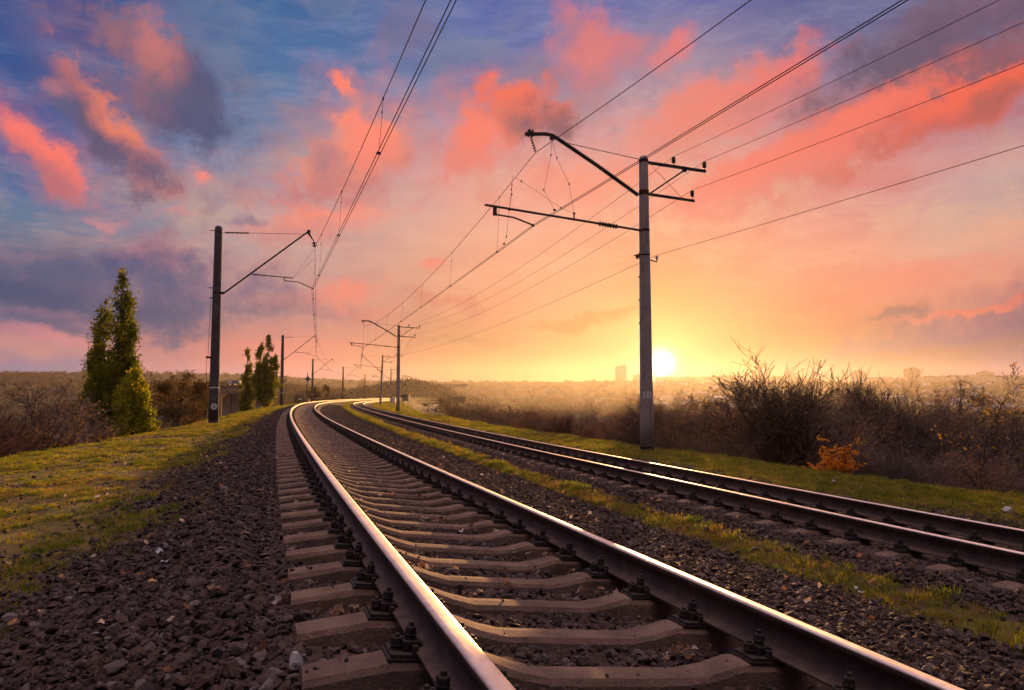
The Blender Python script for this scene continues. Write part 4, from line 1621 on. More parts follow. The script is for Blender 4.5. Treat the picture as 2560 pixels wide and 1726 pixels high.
# masts of the first track (positions measured from the photograph)
FIRST = [(None, None), (-13.82, 34.8), (-30.1, 98.0), (-42.6, 160.0), (-45.8, 203.0), (-54.0, 275.0)]
th0 = heading(-26.0)
X0, Y0 = trk(-28.0, -4.25)
FIRST[0] = (float(X0), float(Y0))
FIRST_LABEL = [None, 'tall concrete mast carrying the round white disc numbered 6',
               'dark concrete mast standing directly beyond the pair of poplars', 'concrete mast just past the diamond sign, among the dark shrubs',
               'thin mast with a small round shield low down, by the bend of the rails', 'hazy thin mast at the far end of the curve, without feeder brackets']
first_supports = []
for i, (x, y) in enumerate(FIRST):
    s_, u_ = su(x, y)
    z = float(bank(s_, u_)[0]) if i != 1 else 0.40
    if i >= 2:
        z = 0.42
    th = heading(float(s_[0]))
    if i >= 1:
        face = math.atan2(0 - y, 0 - x) + th
        if i == 1:
            t = mast_first(FIRST_LABEL[1], face, '6')
            proto = None
        elif i == 2:
            proto = mast_first(FIRST_LABEL[2])
            t = proto
        else:
            t = copy_tree(proto)
            t['label'] = FIRST_LABEL[i]
        place_mast(t, x, y, z)
    first_supports.append((x, y, z, th))

SECOND = [None, (4.12, 23.0), (-11.95, 78.7), (-24.0, 136.7), (-33.3, 206.0), (-39.0, 268.0)]
X0, Y0 = trk(-34.0, UR(-34.0) + 4.2)
SECOND[0] = (float(X0), float(Y0))
SECOND_LABEL = [None, 'big pale concrete mast with the white number plate 31, beside the setting sun',
                'pale concrete mast with a black foot on the grass bank', 'dark leaning mast with a straight inclined arm at the bend',
                'grey slender mast behind the leaning one', 'faint far mast beside the small relay hut']
second_supports = []
for i, (x, y) in enumerate(SECOND):
    s_, u_ = su(x, y)
    z = -0.085
    th = heading(float(s_[0]))
    if i >= 1:
        face = math.atan2(-y, -x) + th
        if i == 1:
            t = mast_second(SECOND_LABEL[1], 0, face, '31')
        elif i == 2:
            p0 = mast_second(SECOND_LABEL[2], 0)
            t = p0
        elif i == 3:
            p1 = mast_second(SECOND_LABEL[3], 1)
            t = p1
        else:
            t = copy_tree(p1)
            t['label'] = SECOND_LABEL[i]
        place_mast(t, x, y, z, lean=0.038 if i == 3 else 0.0)
    second_supports.append((x, y, z, th))


# ------------------------------------------------------------------ wires
def loc2w(sup, lx, lz):
    x, y, z, th = sup
    return Vector((x + lx * math.cos(th), y - lx * math.sin(th), z + lz))


def span(a, b, sag, n=14):
    return [a.lerp(b, i / n) - Vector((0, 0, 4 * sag * (i / n) * (1 - i / n))) for i in range(n + 1)]


def line_pts(sups, lx, lz, sag, n=14, jitter=None):
    P = []
    for i in range(len(sups) - 1):
        la = lx + (jitter[i] if jitter else 0)
        lb = lx + (jitter[i + 1] if jitter else 0)
        q = span(loc2w(sups[i], la, lz), loc2w(sups[i + 1], lb, lz), sag, n)
        P += q if not P else q[1:]
    return P


def overhead(sups, lx_m, z_m, lx_c, z_c, label, extra=(), bare=15):
    root = empty('overhead_line', tuple(loc2w(sups[1], lx_c, z_c)))
    tag(root, label, 'overhead line', 'overhead contact lines')
    inv = Matrix.Translation(root.location).inverted()

    def part(b, name):
        b.v = [tuple(inv @ Vector(p)) for p in b.v]
        b.build(name, M['wire'], root)
    n = 20
    mp = line_pts(sups, lx_m, z_m, 1.05, n)
    cp = line_pts(sups, lx_c, z_c, 0.06, n)
    b = MB()
    b.tube(mp, 0.0095, 5)
    part(b, 'messenger_wire')
    for o in (-0.035, 0.035):
        b = MB()
        b.tube([p + Vector((o, 0, 0)) for p in cp], 0.0085, 5)
        part(b, 'contact_wire')
    # droppers
    cnt = 0
    for i in range(len(sups) - 1):
        L = (loc2w(sups[i], 0, 0) - loc2w(sups[i + 1], 0, 0)).length
        m = max(4, int(L / 8.0))
        for k in range(m):
            t = (k + 0.5) / m
            idx = i * n + t * n
            j = int(idx)
            f = idx - j
            pm = mp[j].lerp(mp[min(j + 1, len(mp) - 1)], f)
            pc = cp[j].lerp(cp[min(j + 1, len(cp) - 1)], f)
            if pc.y < bare:
                continue
            b = MB()
            mid = pm.lerp(pc, 0.45) + Vector((random.uniform(-.03, .03), random.uniform(-.03, .03), 0))
            b.tube([pm, mid, pc], 0.0045, 4)
            b.box(pm.lerp(pc, 0.25), (0.022, 0.022, 0.05))
            b.box(pc + Vector((0, 0, 0.01)), (0.09, 0.05, 0.04))
            b.box(pm, (0.03, 0.07, 0.05))
            part(b, 'dropper')
            cnt += 1
    for pts in extra:
        b = MB()
        b.tube(pts, 0.0045, 4)
        for q in (pts[1], pts[-2]):
            b.box(q, (0.035, 0.035, 0.06))
        b.box(pts[-1], (0.07, 0.05, 0.05))
        part(b, 'dropper')
    return root


A = second_supports[1]
ex = []


def along(base, s_off):
    th = base[3]
    return Vector((math.sin(th), math.cos(th), 0)) * s_off


# the fan of droppers and ties round the numbered 31 mast
top = loc2w(A, -3.06, 9.40)
ex.append([top, top.lerp(loc2w(A, -3.3, 7.0), 0.2) + Vector((0.02, 0, 0)), top.lerp(loc2w(A, -3.4, 6.8), 0.6) + Vector((-.05, 0, 0)), loc2w(A, -3.62, 6.80) + along(A, -1.7) ])
ex.append([top, top.lerp(loc2w(A, -2.4, 7.2), 0.25), top.lerp(loc2w(A, -2.35, 7.2), 0.6) + Vector((.12, 0, 0)), loc2w(A, -2.35, 7.20)])
mm = loc2w(A, -3.57, 8.90) + along(A, 2.3)
ex.append([mm, mm.lerp(loc2w(A, -2.35, 7.2), 0.15), mm.lerp(loc2w(A, -2.35, 7.2), 0.8) + Vector((0, 0, -.08)), loc2w(A, -2.35, 7.20)])
ex.append([mm, mm.lerp(loc2w(A, -4.4, 7.2), .3), mm.lerp(loc2w(A, -4.4, 7.2), .6) + Vector((.03, 0, 0)), loc2w(A, -4.4, 7.16)])
ex.append([mm, mm.lerp(loc2w(A, -3.6, 6.8) + along(A, 3.0), .2), mm.lerp(loc2w(A, -3.6, 6.8) + along(A, 3.0), .9), loc2w(A, -3.66, 6.78) + along(A, 3.0)])
overhead(first_supports, 4.40, 8.45, 4.32, 6.40, 'overhead line above the raised track, hung from the mast with the disc 6')
overhead(second_supports, -3.57, 8.96, -3.66, 6.73, 'overhead line above the half buried track, passing in front of the pole numbered 31', ex, 25)


def feeder(lx, lz, label, sag=0.9):
    b = MB()
    pts = line_pts(second_supports, lx, lz, sag, 18)
    o = Vector(pts[18])
    b.tube([p - o for p in pts], 0.0065, 5)
    w = b.build('feeder_wire', M['wire'], None, loc=o)
    tag(w, label, 'wire', 'feeder wires on the outer brackets')


feeder(1.06, 9.28, 'feeder wire on the inner insulator of the upper bracket')
feeder(2.17, 9.23, 'feeder wire on the end insulator of the upper bracket')
feeder(1.71, 8.25, 'feeder wire on the single insulator of the lower bracket')
feeder(0.42, 6.08, 'thin low wire on the small bracket at mid height of the 31 mast', 0.5)

# ------------------------------------------------------------------ trees and shrubs
BARK = worn('grey_brown_bark', lin(0.045, 0.032, 0.026), lin(0.085, 0.060, 0.048), 5, 0.95, bump=0.3, bscale=25)
BARK_WARM = worn('red_brown_twigs', lin(0.17, 0.082, 0.050), lin(0.28, 0.145, 0.080), 2, 0.95, bump=0)
TWIG_DARK = worn('dark_bare_twigs', lin(0.045, 0.032, 0.028), lin(0.085, 0.060, 0.050), 1.5, 0.95, bump=0)
TWIG_RED = worn('russet_bare_twigs', lin(0.16, 0.085, 0.058), lin(0.25, 0.14, 0.092), 1.5, 0.95, bump=0)
TWIG = worn('fine_bare_twigs', lin(0.12, 0.085, 0.070), lin(0.20, 0.145, 0.115), 1.5, 0.95, bump=0)
LEAF = {
    'poplar': leafy('poplar_leaves', [lin(0.050, 0.085, 0.012), lin(0.10, 0.135, 0.014), lin(0.18, 0.20, 0.016), lin(0.28, 0.26, 0.018), lin(0.38, 0.29, 0.020)], 0.5),
    'lime': leafy('yellow_green_leaves', [lin(0.12, 0.17, 0.012), lin(0.22, 0.25, 0.014), lin(0.36, 0.33, 0.018), lin(0.46, 0.36, 0.02)], 0.5),
    'olive': leafy('olive_brown_leaves', [lin(0.085, 0.070, 0.022), lin(0.13, 0.094, 0.030), lin(0.19, 0.115, 0.040), lin(0.11, 0.064, 0.032)], 0.4),
    'rust': leafy('rust_leaves', [lin(0.14, 0.078, 0.036), lin(0.20, 0.110, 0.040), lin(0.11, 0.068, 0.040), lin(0.24, 0.16, 0.040)], 0.45),
    'yellow': leafy('yellow_leaves', [lin(0.22, 0.13, 0.012), lin(0.34, 0.20, 0.014), lin(0.14, 0.095, 0.014)], 0.5),
    'orange': leafy('orange_red_leaves', [lin(0.58, 0.17, 0.016), lin(0.72, 0.32, 0.018), lin(0.46, 0.10, 0.018), lin(0.74, 0.42, 0.022)], 0.5),
    'sparse': leafy('last_leaves', [lin(0.16, 0.10, 0.016), lin(0.09, 0.055, 0.018), lin(0.22, 0.13, 0.016)], 0.45),
    'far': leafy('far_foliage', [lin(0.052, 0.034, 0.018), lin(0.090, 0.055, 0.024), lin(0.050, 0.048, 0.014), lin(0.12, 0.070, 0.026)], 0.35, by='object'),
}


def grow(rr, p, d, L, r, depth, segs, par):
    """recursive branching; appends (points, radii, depth)"""
    n = 4 if depth <= 1 else 3
    pts, rad = [p.copy()], [r]
    q, dd = p.copy(), d.copy()
    wob = par['wobble'] * (1.3 if depth > 0 else 0.7)
    for i in range(n):
        dd = (dd + Vector((rr.gauss(0, wob), rr.gauss(0, wob), rr.gauss(0, wob * .6) + par['up']))).normalized()
        q = q + dd * (L / n)
        pts.append(q.copy())
        rad.append(max(r * (1 - (i + 1) / n * (1 - par['taper'])), 0.0035))
    segs.append((pts, rad, depth))
    if depth >= par['levels']:
        return
    k = par['kids'][min(depth, len(par['kids']) - 1)]
    for j in range(k):
        t = rr.uniform(par['first'] if depth == 0 else 0.2, 1.0)
        x = t * n
        i = min(int(x), n - 1)
        bp = pts[i].lerp(pts[i + 1], x - i)
        ang = rr.uniform(0, 6.283)
        axis = (pts[i + 1] - pts[i]).normalized()
        o = axis.orthogonal().normalized()
        o = (Matrix.Rotation(ang, 3, axis) @ o)
        sp = rr.uniform(*par['spread'])
        nd = (axis * math.cos(sp) + o * math.sin(sp)).normalized()
        br = (rad[i] + (rad[i + 1] - rad[i]) * (x - i)) * rr.uniform(0.45, 0.7)
        grow(rr, bp, nd, L * rr.uniform(*par['len']) * (1.15 - 0.35 * t), br, depth + 1, segs, par)


def plant_meshes(seed, height, par, n_leaf=0, leaf=None, leaf_size=0.06, bark=None, twig=None, stems=1, base_r=0.12, cut=1, loose=0.05):
    """returns (trunk mesh, crown mesh): stems and limbs, then the twigs with whatever leaves are left"""
    rr = random.Random(seed)
    segs = []
    for k in range(stems):
        a = 6.283 * k / max(1, stems) + rr.uniform(0, 1)
        tilt = 0.0 if stems == 1 else rr.uniform(*par.get('tilt', (0.15, 0.6)))
        d = Vector((math.sin(tilt) * math.cos(a) + rr.gauss(0, .08), math.sin(tilt) * math.sin(a) + rr.gauss(0, .08), math.cos(tilt)))
        grow(rr, Vector((math.cos(a) * .06 * (stems > 1), math.sin(a) * .06 * (stems > 1), -0.15)), d.normalized(), height * par['trunk'] * rr.uniform(.8, 1.1), base_r * rr.uniform(.7, 1) if stems > 1 else base_r, 0, segs, par)
    top = float(np.percentile([s[0][-1].z for s in segs], 97.5))
    k = 0.87 * height / top
    trunk, crown = MB(), MB()
    tips = []
    for pts, rad, dep in segs:
        pts = [p * k for p in pts]
        if dep <= cut:
            trunk.tube(pts, rad, 6 if dep == 0 else 5, cap=False)
        else:
            # twigs: slim three-sided
            crown.tube(pts, [max(q, par.get('twig_r', 0.006)) for q in rad], 3, cap=False, mi=0)
        if dep >= par['levels'] - 1:
            tips.append(pts)
    if n_leaf and tips:
        for i in range(n_leaf):
            pts = rr.choice(tips)
            j = rr.randrange(1, len(pts))
            p = pts[j - 1].lerp(pts[j], rr.random()) + Vector((rr.gauss(0, loose), rr.gauss(0, loose), rr.gauss(0, loose)))
            s = leaf_size * rr.uniform(0.6, 1.3)
            n = Vector((rr.gauss(0, 1), rr.gauss(0, 1), rr.gauss(0, 1))).normalized()
            a = n.orthogonal().normalized() * s
            b_ = n.cross(a).normalized() * s * 0.55
            crown.add([p - a, p + b_, p + a, p - b_], [(0, 1, 2, 3)], 1)
    return trunk.mesh('trunk', bark or BARK, True), crown.mesh('crown', [twig or TWIG, leaf or LEAF['sparse']])


def plant(name, meshes, loc, rz, sc, label, cat, group=None, part=('trunk', 'crown')):
    t = empty(name, loc, rz)
    t.scale = (sc[0], sc[0], sc[1]) if hasattr(sc, '__len__') else (sc, sc, sc)
    tag(t, label, cat, group)
    for nm, me in zip(part, meshes):
        link(nm, me, t)
    return t


THORN = dict(levels=4, kids=[8, 6, 5, 5], spread=(0.5, 1.15), len=(0.45, 0.75), wobble=0.24, up=0.0, taper=0.45, trunk=0.55, first=0.25, twig_r=0.0060)
VASE = dict(levels=4, kids=[8, 6, 5, 5], spread=(0.22, 0.6), len=(0.5, 0.8), wobble=0.11, up=0.07, taper=0.45, trunk=0.5, first=0.15, twig_r=0.0060)
BUSH = dict(levels=3, kids=[10, 8, 6], spread=(0.35, 0.9), len=(0.4, 0.7), wobble=0.16, up=0.05, taper=0.4, trunk=0.7, first=0.15, twig_r=0.0052, tilt=(0.1, 0.7))
WHIP = dict(levels=2, kids=[12, 6], spread=(0.2, 0.55), len=(0.35, 0.6), wobble=0.10, up=0.08, taper=0.35, trunk=0.9, first=0.2, twig_r=0.0052, tilt=(0.05, 0.45))
ROUND = dict(levels=4, kids=[7, 5, 5, 4], spread=(0.4, 0.95), len=(0.45, 0.72), wobble=0.14, up=0.05, taper=0.45, trunk=0.55, first=0.2, twig_r=0.010)


# poplars ------------------------------------------------------------
def poplar_meshes(seed, H, spires, n_leaf, leaf_size, bare_tip=0.0, leaf='poplar'):
    """spires: (dx, dy, from, to, half width) - each a slender pointed column of leaf clumps round its own steep limb"""
    rr = random.Random(seed)
    trunk, crown = MB(), MB()
    clumps, weight = [], []
    for (dx, dy, t0, t1, hw) in spires:
        def axis(t):
            k = float(sstep(t, 0.0, t0 + 0.25))
            return Vector((dx * k + 0.06 * math.sin(t * 9 + dx), dy * k, t * H))
        pts = [axis(t) for t in np.linspace(0, t1, 10)]
        trunk.tube(pts, [(0.05 + 0.16 * (abs(dx) < .2)) * H / 12 * (1 - .92 * i / 9) + .010 for i in range(10)], 6, cap=False)
        n = int(21 * (t1 - t0) * H / 12 * (1 + hw)) + 8
        for i in range(n):
            f = rr.random() ** 0.85
            t = t0 + (t1 - t0) * f
            w = hw * float(np.interp(f, [0, .12, .35, .6, .85, 1], [.75, 1.0, .95, .72, .40, .10]))
            a = rr.uniform(0, 6.283)
            d = w * math.sqrt(rr.uniform(.05, 1))
            c = axis(t) + Vector((math.cos(a) * d, math.sin(a) * d, rr.uniform(-.1, .3)))
            p0 = axis(max(0.02, t - 0.10 - .05 * rr.random()))
            crown.tube([p0, p0.lerp(c, .55) + Vector((0, 0, -.1)), c + Vector((0, 0, .25))], [0.026, 0.016, 0.006], 3, cap=False, mi=0)
            if f > 1 - bare_tip and rr.random() < .8:
                continue
            r = rr.uniform(.10, .27) * (0.6 + 0.5 * w)
            clumps.append((c, r))
            weight.append(r ** 1.6)
    pick = rr.choices(range(len(clumps)), weight, k=n_leaf)
    for i in pick:
        c, r = clumps[i]
        p = c + Vector((rr.gauss(0, r), rr.gauss(0, r), rr.gauss(0, r * 1.5)))
        if p.z < 0.1:
            continue
        s = leaf_size * rr.uniform(.6, 1.3)
        nn = Vector((rr.gauss(0, 1), rr.gauss(0, 1), rr.gauss(0, .7))).normalized()
        a = nn.orthogonal().normalized() * s
        b_ = nn.cross(a).normalized() * s * .8
        crown.add([p - a, p + b_, p + a, p - b_], [(0, 1, 2, 3)], 1)
    return trunk.mesh('trunk', BARK, True), crown.mesh('crown', [BARK, LEAF[leaf]])


def px_base(px, Y, drop=None):
    """ground point of the plant seen in photograph column px at distance Y"""
    x = (px - 1280) / F_PX * Y
    return Vector((x, Y, gz(x, Y) if drop is None else drop))


# the large poplar beside the first mast
b0 = px_base(284, 46.0)
H0 = at(318, 691, 46.0).z - b0.z
plant('poplar_tree', poplar_meshes(5, H0, ((.30, 0, .15, 1.0, 1.2), (.55, .3, .30, .93, .85), (-.75, .2, .18, .87, 1.0), (1.05, -.3, .30, .78, .55), (-1.35, 0, .10, .58, .75), (1.0, .3, .10, .56, .80), (-.55, -.5, .10, .66, .75), (.35, .6, .10, .72, .70), (-1.45, .3, .04, .40, .70), (.4, -.8, .03, .45, .85)), 32000, 0.075), b0, 0.0, 1.0,
      'tall ragged poplar with green and yellowing leaves, biggest tree on the bank', 'poplar')
# its yellow lower companion
b1 = px_base(338, 44.5)
plant('poplar_tree', poplar_meshes(15, at(338, 925, 44.5).z - b1.z, ((0, 0, .05, 1.0, .8), (.6, 0, .05, .82, .8), (-.6, .2, .05, .85, .8), (.1, -.6, .03, .7, .9)), 14000, 0.07, 0.0, 'lime'), b1, 1.4, 1.0,
      'low leafy yellow green poplar sprout at the foot of the tallest poplar', 'poplar')
b2 = px_base(618, 95.0)
plant('poplar_tree', poplar_meshes(6, at(618, 872, 95.0).z - b2.z, ((0, 0, .05, 1.0, .60), (.5, 0, .03, .55, .70), (-.55, .2, .03, .50, .70), (0, -.5, .03, .45, .85)), 9000, 0.10, 0.3), b2, 0, 1.0,
      'narrow poplar with a bare pointed tip, the slimmer of a pair', 'poplar')
b3 = px_base(664, 95.0)
plant('poplar_tree', poplar_meshes(8, at(672, 846, 95.0).z - b3.z, ((.3, 0, .08, 1.0, .85), (-.65, 0, .08, .90, .75), (1.05, .2, .08, .76, .75), (-1.15, .2, .05, .62, .80), (.2, -.6, .04, .7, 1.0)), 16000, 0.10), b3, 0.0, 1.0,
      'full rounded poplar, the broader of a pair, touching a dark mast', 'poplar')

# shrubs and trees of the first track's side
def at_top(name, mk, px, ptop, Y, label, cat, rz=0.0, wide=1.0, group=None):
    b = px_base(px, Y)
    H = at(px, ptop, Y).z - b.z
    me, h0 = mk
    k = H / h0
    return plant(name, me, b, rz, (k * wide, k), label, cat, group)


ROUND_OLIVE = (plant_meshes(31, 6.0, ROUND, 17000, LEAF['olive'], 0.06, base_r=0.16, loose=0.16), 6.0)
RUST_BUSH = (plant_meshes(33, 5.0, BUSH, 2600, LEAF['rust'], 0.05, stems=6, base_r=0.07, loose=0.10), 5.0)
FORK = dict(levels=4, kids=[7, 6, 5, 4], spread=(0.30, 0.85), len=(0.48, 0.78), wobble=0.13, up=0.06, taper=0.5, trunk=0.62, first=0.3, twig_r=0.0060, tilt=(0.12, 0.42))
THORN_A = (plant_meshes(141, 5.0, FORK, 120, LEAF['sparse'], 0.05, stems=3, base_r=0.13, twig=TWIG_DARK, cut=2), 5.0)
ROUND_RUST = (plant_meshes(35, 6.0, ROUND, 1800, LEAF['rust'], 0.055, stems=3, base_r=0.10, loose=0.14), 6.0)
THORN_B = (plant_meshes(42, 5.0, THORN, 60, LEAF['sparse'], 0.05, stems=3, base_r=0.11, twig=TWIG_DARK, cut=2), 5.0)
THORN_C = (plant_meshes(47, 5.0, THORN, 1100, LEAF['yellow'], 0.05, stems=2, base_r=0.12, twig=TWIG_DARK, cut=2, loose=.12), 5.0)
ROUND_BARE = dict(ROUND, kids=[8, 6, 6, 6], twig_r=0.0050, up=0.0, wobble=0.22, spread=(0.45, 1.15))
TREE_A = (plant_meshes(71, 6.0, ROUND_BARE, 0, None, base_r=0.13, stems=2, twig=TWIG_DARK, cut=2), 6.0)
TREE_B = (plant_meshes(72, 6.0, ROUND_BARE, 900, LEAF['sparse'], 0.05, base_r=0.12, stems=3, loose=.12, cut=2), 6.0)
TREE_C = (plant_meshes(73, 6.0, ROUND_BARE, 260, LEAF['rust'], 0.045, base_r=0.14, loose=.12, twig=TWIG_RED, cut=2), 6.0)
VASE_A = (plant_meshes(43, 6.0, VASE, 0, None, base_r=0.12, stems=4, twig=TWIG_DARK, cut=2), 6.0)
VASE_B = (plant_meshes(44, 6.0, VASE, 260, LEAF['sparse'], 0.05, base_r=0.13, stems=2), 6.0)
BUSH_A = (plant_meshes(51, 3.5, BUSH, 130, LEAF['rust'], 0.05, stems=7, base_r=0.035, twig=BARK_WARM), 3.5)
BUSH_B = (plant_meshes(52, 3.5, BUSH, 0, None, stems=8, base_r=0.03), 3.5)
BUSH_Y = (plant_meshes(53, 3.5, BUSH, 1300, LEAF['yellow'], 0.055, stems=7, base_r=0.03), 3.5)
WHIP_A = (plant_meshes(54, 3.0, WHIP, 60, LEAF['rust'], 0.04, stems=16, base_r=0.018, twig=BARK_WARM), 3.0)
WHIP_B = (plant_meshes(55, 3.0, WHIP, 0, None, stems=18, base_r=0.016), 3.0)

at_top('round_tree', ROUND_OLIVE, 424, 922, 52, 'rounded olive brown tree between the tallest poplar and the mast with disc 6', 'tree', 0.5, 1.45)
at_top('bare_tree', ROUND_RUST, 92, 930, 33, 'spreading half bare tree with rust brown leaves, alone at the edge of the picture', 'tree', 1.1, 1.3)
at_top('shrub', BUSH_Y, 170, 1030, 36, 'yellow leaved shrub at the foot of the rust brown tree', 'shrub', 0.2, 1.2)
at_top('bare_tree', ROUND_RUST, 372, 912, 60, 'thin bare tree behind the rounded olive brown tree', 'tree', 0.2, 0.9)
at_top('shrub', RUST_BUSH, 232, 1020, 42, 'rust brown bush just before the tallest poplar', 'shrub', 2.1, 0.9)
at_top('shrub', BUSH_A, 12, 1030, 31, 'small reddish bush at the very edge, next to the half bare tree', 'shrub', 2.1, 1.1)
at_top('shrub', RUST_BUSH, 152, 1000, 44, 'brown bush in the dip between the half bare tree and the tall poplar', 'shrub', 4.1, 1.0)
at_top('shrub', BUSH_Y, 512, 1000, 62, 'low yellow brown bush behind the disc 6 mast', 'shrub', 4.1, 1.2)
for i, (px, pt, Y, w, lb) in enumerate(((752, 975, 175, 1.2, 'dark round bush under the diamond sign'), (800, 968, 180, 1.3, 'dark round bush behind the third mast, with a yellow top'), (838, 985, 186, 1.2, 'low dark bush at the end of the shrub clump by the diamond sign'), (706, 1003, 170, 1.2, 'small brown bush right of the gantry leg'))):
    b = Vector(((px - 1280) / F_PX * Y, Y, -0.6))
    H = at(px, pt, Y).z - b.z
    plant('shrub', RUST_BUSH[0] if i != 1 else ROUND_OLIVE[0], b, i * 1.3, (H / 5.0 * w * 1.1, H / 5.0), lb, 'shrub')

# the trees beyond the outer bank
BIG = [
    ('bare_tree', THORN_A, 1951, 872, 23.5, 1.35, 0.3, 'dark forked bare tree with crooked limbs, just before the orange red bush'),
    ('bare_tree', THORN_B, 1880, 945, 27, 0.85, 2.3, 'smaller bare tree leaning out beside the dark forked one'),
    ('bare_tree', VASE_A, 2118, 908, 36, 0.95, 1.3, 'fan shaped bare tree with many upright stems above the orange red bush'),
    ('bare_tree', THORN_C, 2360, 925, 33, 1.0, 4.0, 'wide bare tree standing before the long grey apartment slab'),
    ('bare_tree', VASE_B, 2285, 935, 34, 0.8, 0.9, 'thin upright bare tree below the square tower block'),
    ('bare_tree', THORN_B, 2470, 1000, 22, 1.0, 5.0, 'dense dark thorn tree at the edge, with a few yellow leaves'),
    ('bare_tree', THORN_C, 2540, 1010, 19.5, 0.9, 2.0, 'dark thorn tree at the very edge with yellow leaf sprays'),
    ('bare_tree', VASE_B, 1840, 965, 42, 0.9, 3.2, 'slim hazy bare tree between the numbered pole and the forked tree'),
    ('bare_tree', THORN_A, 2230, 960, 29, 0.85, 2.7, 'low tangled bare tree beyond the orange red bush'),
    ('bare_tree', THORN_B, 2040, 945, 31, 0.9, 1.9, 'tangled bare tree filling the gap under the fan shaped tree'),
]
for nm, mk, px, pt, Y, w, rz, lb in BIG:
    at_top(nm, mk, px, pt, Y, lb, 'tree', rz, w)

# the orange-red bush
rr = random.Random(77)
tb, cb = MB(), MB()
for k in range(22):
    a = rr.uniform(0, 6.283)
    el = rr.uniform(0.35, 1.35)
    L = rr.uniform(0.55, 1.0)
    d = Vector((math.cos(a) * math.cos(el), math.sin(a) * math.cos(el), math.sin(el)))
    pts = [Vector((0, 0, -.05)) + d * (L * q) + Vector((0, 0, -0.10 * q * q)) for q in (0, .35, .7, 1)]
    tb.tube(pts, [.010, .008, .006, .003], 4, cap=False)
    for j in range(11):
        q = rr.uniform(0.3, 1.0)
        p0 = pts[0].lerp(pts[3], q)
        # feathered spray of drooping leaflets
        b_ = rr.uniform(0, 6.283)
        sd = Vector((math.cos(b_), math.sin(b_), rr.uniform(-.2, .5))).normalized()
        sl = rr.uniform(.12, .24)
        cb.tube([p0, p0 + sd * sl], .002, 3, cap=False)
        for i in range(7):
            if rr.random() < 0.38:
                continue
            pp = p0 + sd * sl * (i / 6)
            for sg in (-1, 1):
                lat = sd.cross(Vector((0, 0, 1))).normalized() * sg
                ld = (lat * .7 + Vector((0, 0, -rr.uniform(.2, .9))) + sd * .4).normalized() * rr.uniform(.05, .085)
                wv = sd * 0.019
                cb.add([pp, pp + ld * .5 + wv, pp + ld, pp + ld * .5 - wv], [(0, 1, 2, 3)], 1)
ob = px_base(2085, 17.6)
ob.z = float(at(2085, 1200, 17.6).z)
t = plant('orange_bush', (tb.mesh('stems', BARK), cb.mesh('foliage', [BARK, LEAF['orange']])), ob, 0.3, (1.0, 1.45), 'small bush with drooping orange red autumn leaves at the edge of the grass', 'shrub', None, ('stems', 'foliage'))

# thicket along the foot of the bank: every shrub its own object
rg = random.Random(5)
KIND = [('shrub', BUSH_A, 'reddish bare shrub in the hazy thicket along the outer bank', 'reddish shrubs of the thicket'),
        ('shrub', BUSH_B, 'grey brown bare shrub in the thicket along the outer bank', 'grey brown shrubs of the thicket'),
        ('shrub', WHIP_A, 'shrub of thin upright reddish shoots along the outer bank', 'upright shoots of the thicket'),
        ('shrub', WHIP_B, 'shrub of thin upright grey shoots along the outer bank', 'grey upright shoots of the thicket'),
        ('shrub', BUSH_Y, 'shrub with yellow orange leaves in the thicket along the outer bank', 'yellow leaved shrubs of the thicket'),
        ('bare_tree', THORN_B, 'low bare thorn tree in the thicket along the outer bank', 'thorn trees of the thicket')]


def thicket(n, px0, px1, y0, y1, top0, top1, weights, smin=1.2):
    for i in range(n):
        k = rg.choices(range(9), weights)[0]
        for _ in range(40):
            px = rg.uniform(px0, px1)
            Y = rg.uniform(y0, y1)
            x = (px - 1280) / F_PX * Y
            s_, u_ = su(x, Y)
            off = float(u_[0] - UR(s_[0]))
            lim = float(np.interp(s_[0], CR_S, CR_U))
            if off > lim + 0.9 and off < lim + 26:
                break
        else:
            continue
        nm, mk, lb, gp = KIND[k]
        b = Vector((x, Y, gz(x, Y)))
        zt = CAM_Z - (rg.uniform(top0, top1) - 991.08) / F_PX * Y
        H = max(smin, zt - b.z)
        sc = H / mk[1]
        plant(nm, mk[0], b, rg.uniform(0, 6.28), (sc * rg.uniform(1.0, 1.5) if H < 5 else sc * rg.uniform(.8, 1.05), sc), lb, 'shrub' if nm == 'shrub' else 'tree', gp)


KIND += [('bare_tree', TREE_A, 'bare round crowned tree rising out of the thicket along the outer bank', 'round crowned bare trees of the thicket'),
         ('bare_tree', TREE_B, 'round crowned tree with a few yellow leaves rising out of the thicket', 'yellow flecked trees of the thicket'),
         ('bare_tree', TREE_C, 'round crowned bare tree with a few rust leaves in the thicket', 'rust flecked trees of the thicket')]
thicket(40, 1110, 1610, 36, 78, 1003, 1050, (5, 2, 2, 1, 1.0, 2, 4, 3, 4))
thicket(20, 1280, 1610, 25, 40, 1045, 1085, (6, 2, 3, 1, 1.2, 2, 2, 2, 3), 0.9)
thicket(26, 1620, 1900, 26, 48, 990, 1050, (3, 1, 1, 0, 5, 2, 4, 5, 4))
thicket(16, 1640, 1880, 19.5, 27, 1065, 1110, (4, 1, 2, 1, 3, 3, 2, 3, 2), 0.8)
thicket(13, 1990, 2600, 24, 40, 958, 1008, (0, 0, 0, 0, 0, 1, 6, 5, 5))
thicket(14, 1880, 2600, 38, 60, 970, 1008, (0, 0, 0, 0, 0, 1, 6, 5, 5))
thicket(17, 1990, 2600, 21, 36, 1050, 1110, (0, 2, 0, 0, 0.6, 6, 4, 4, 4))
thicket(15, 2190, 2620, 15, 22, 1100, 1170, (1, 3, 0, 1, 0.6, 7, 2, 3, 2), 0.9)
thicket(5, 2080, 2190, 21, 24, 1090, 1130, (0, 1, 0, 0, 0.2, 6, 2, 0, 2), 0.9)
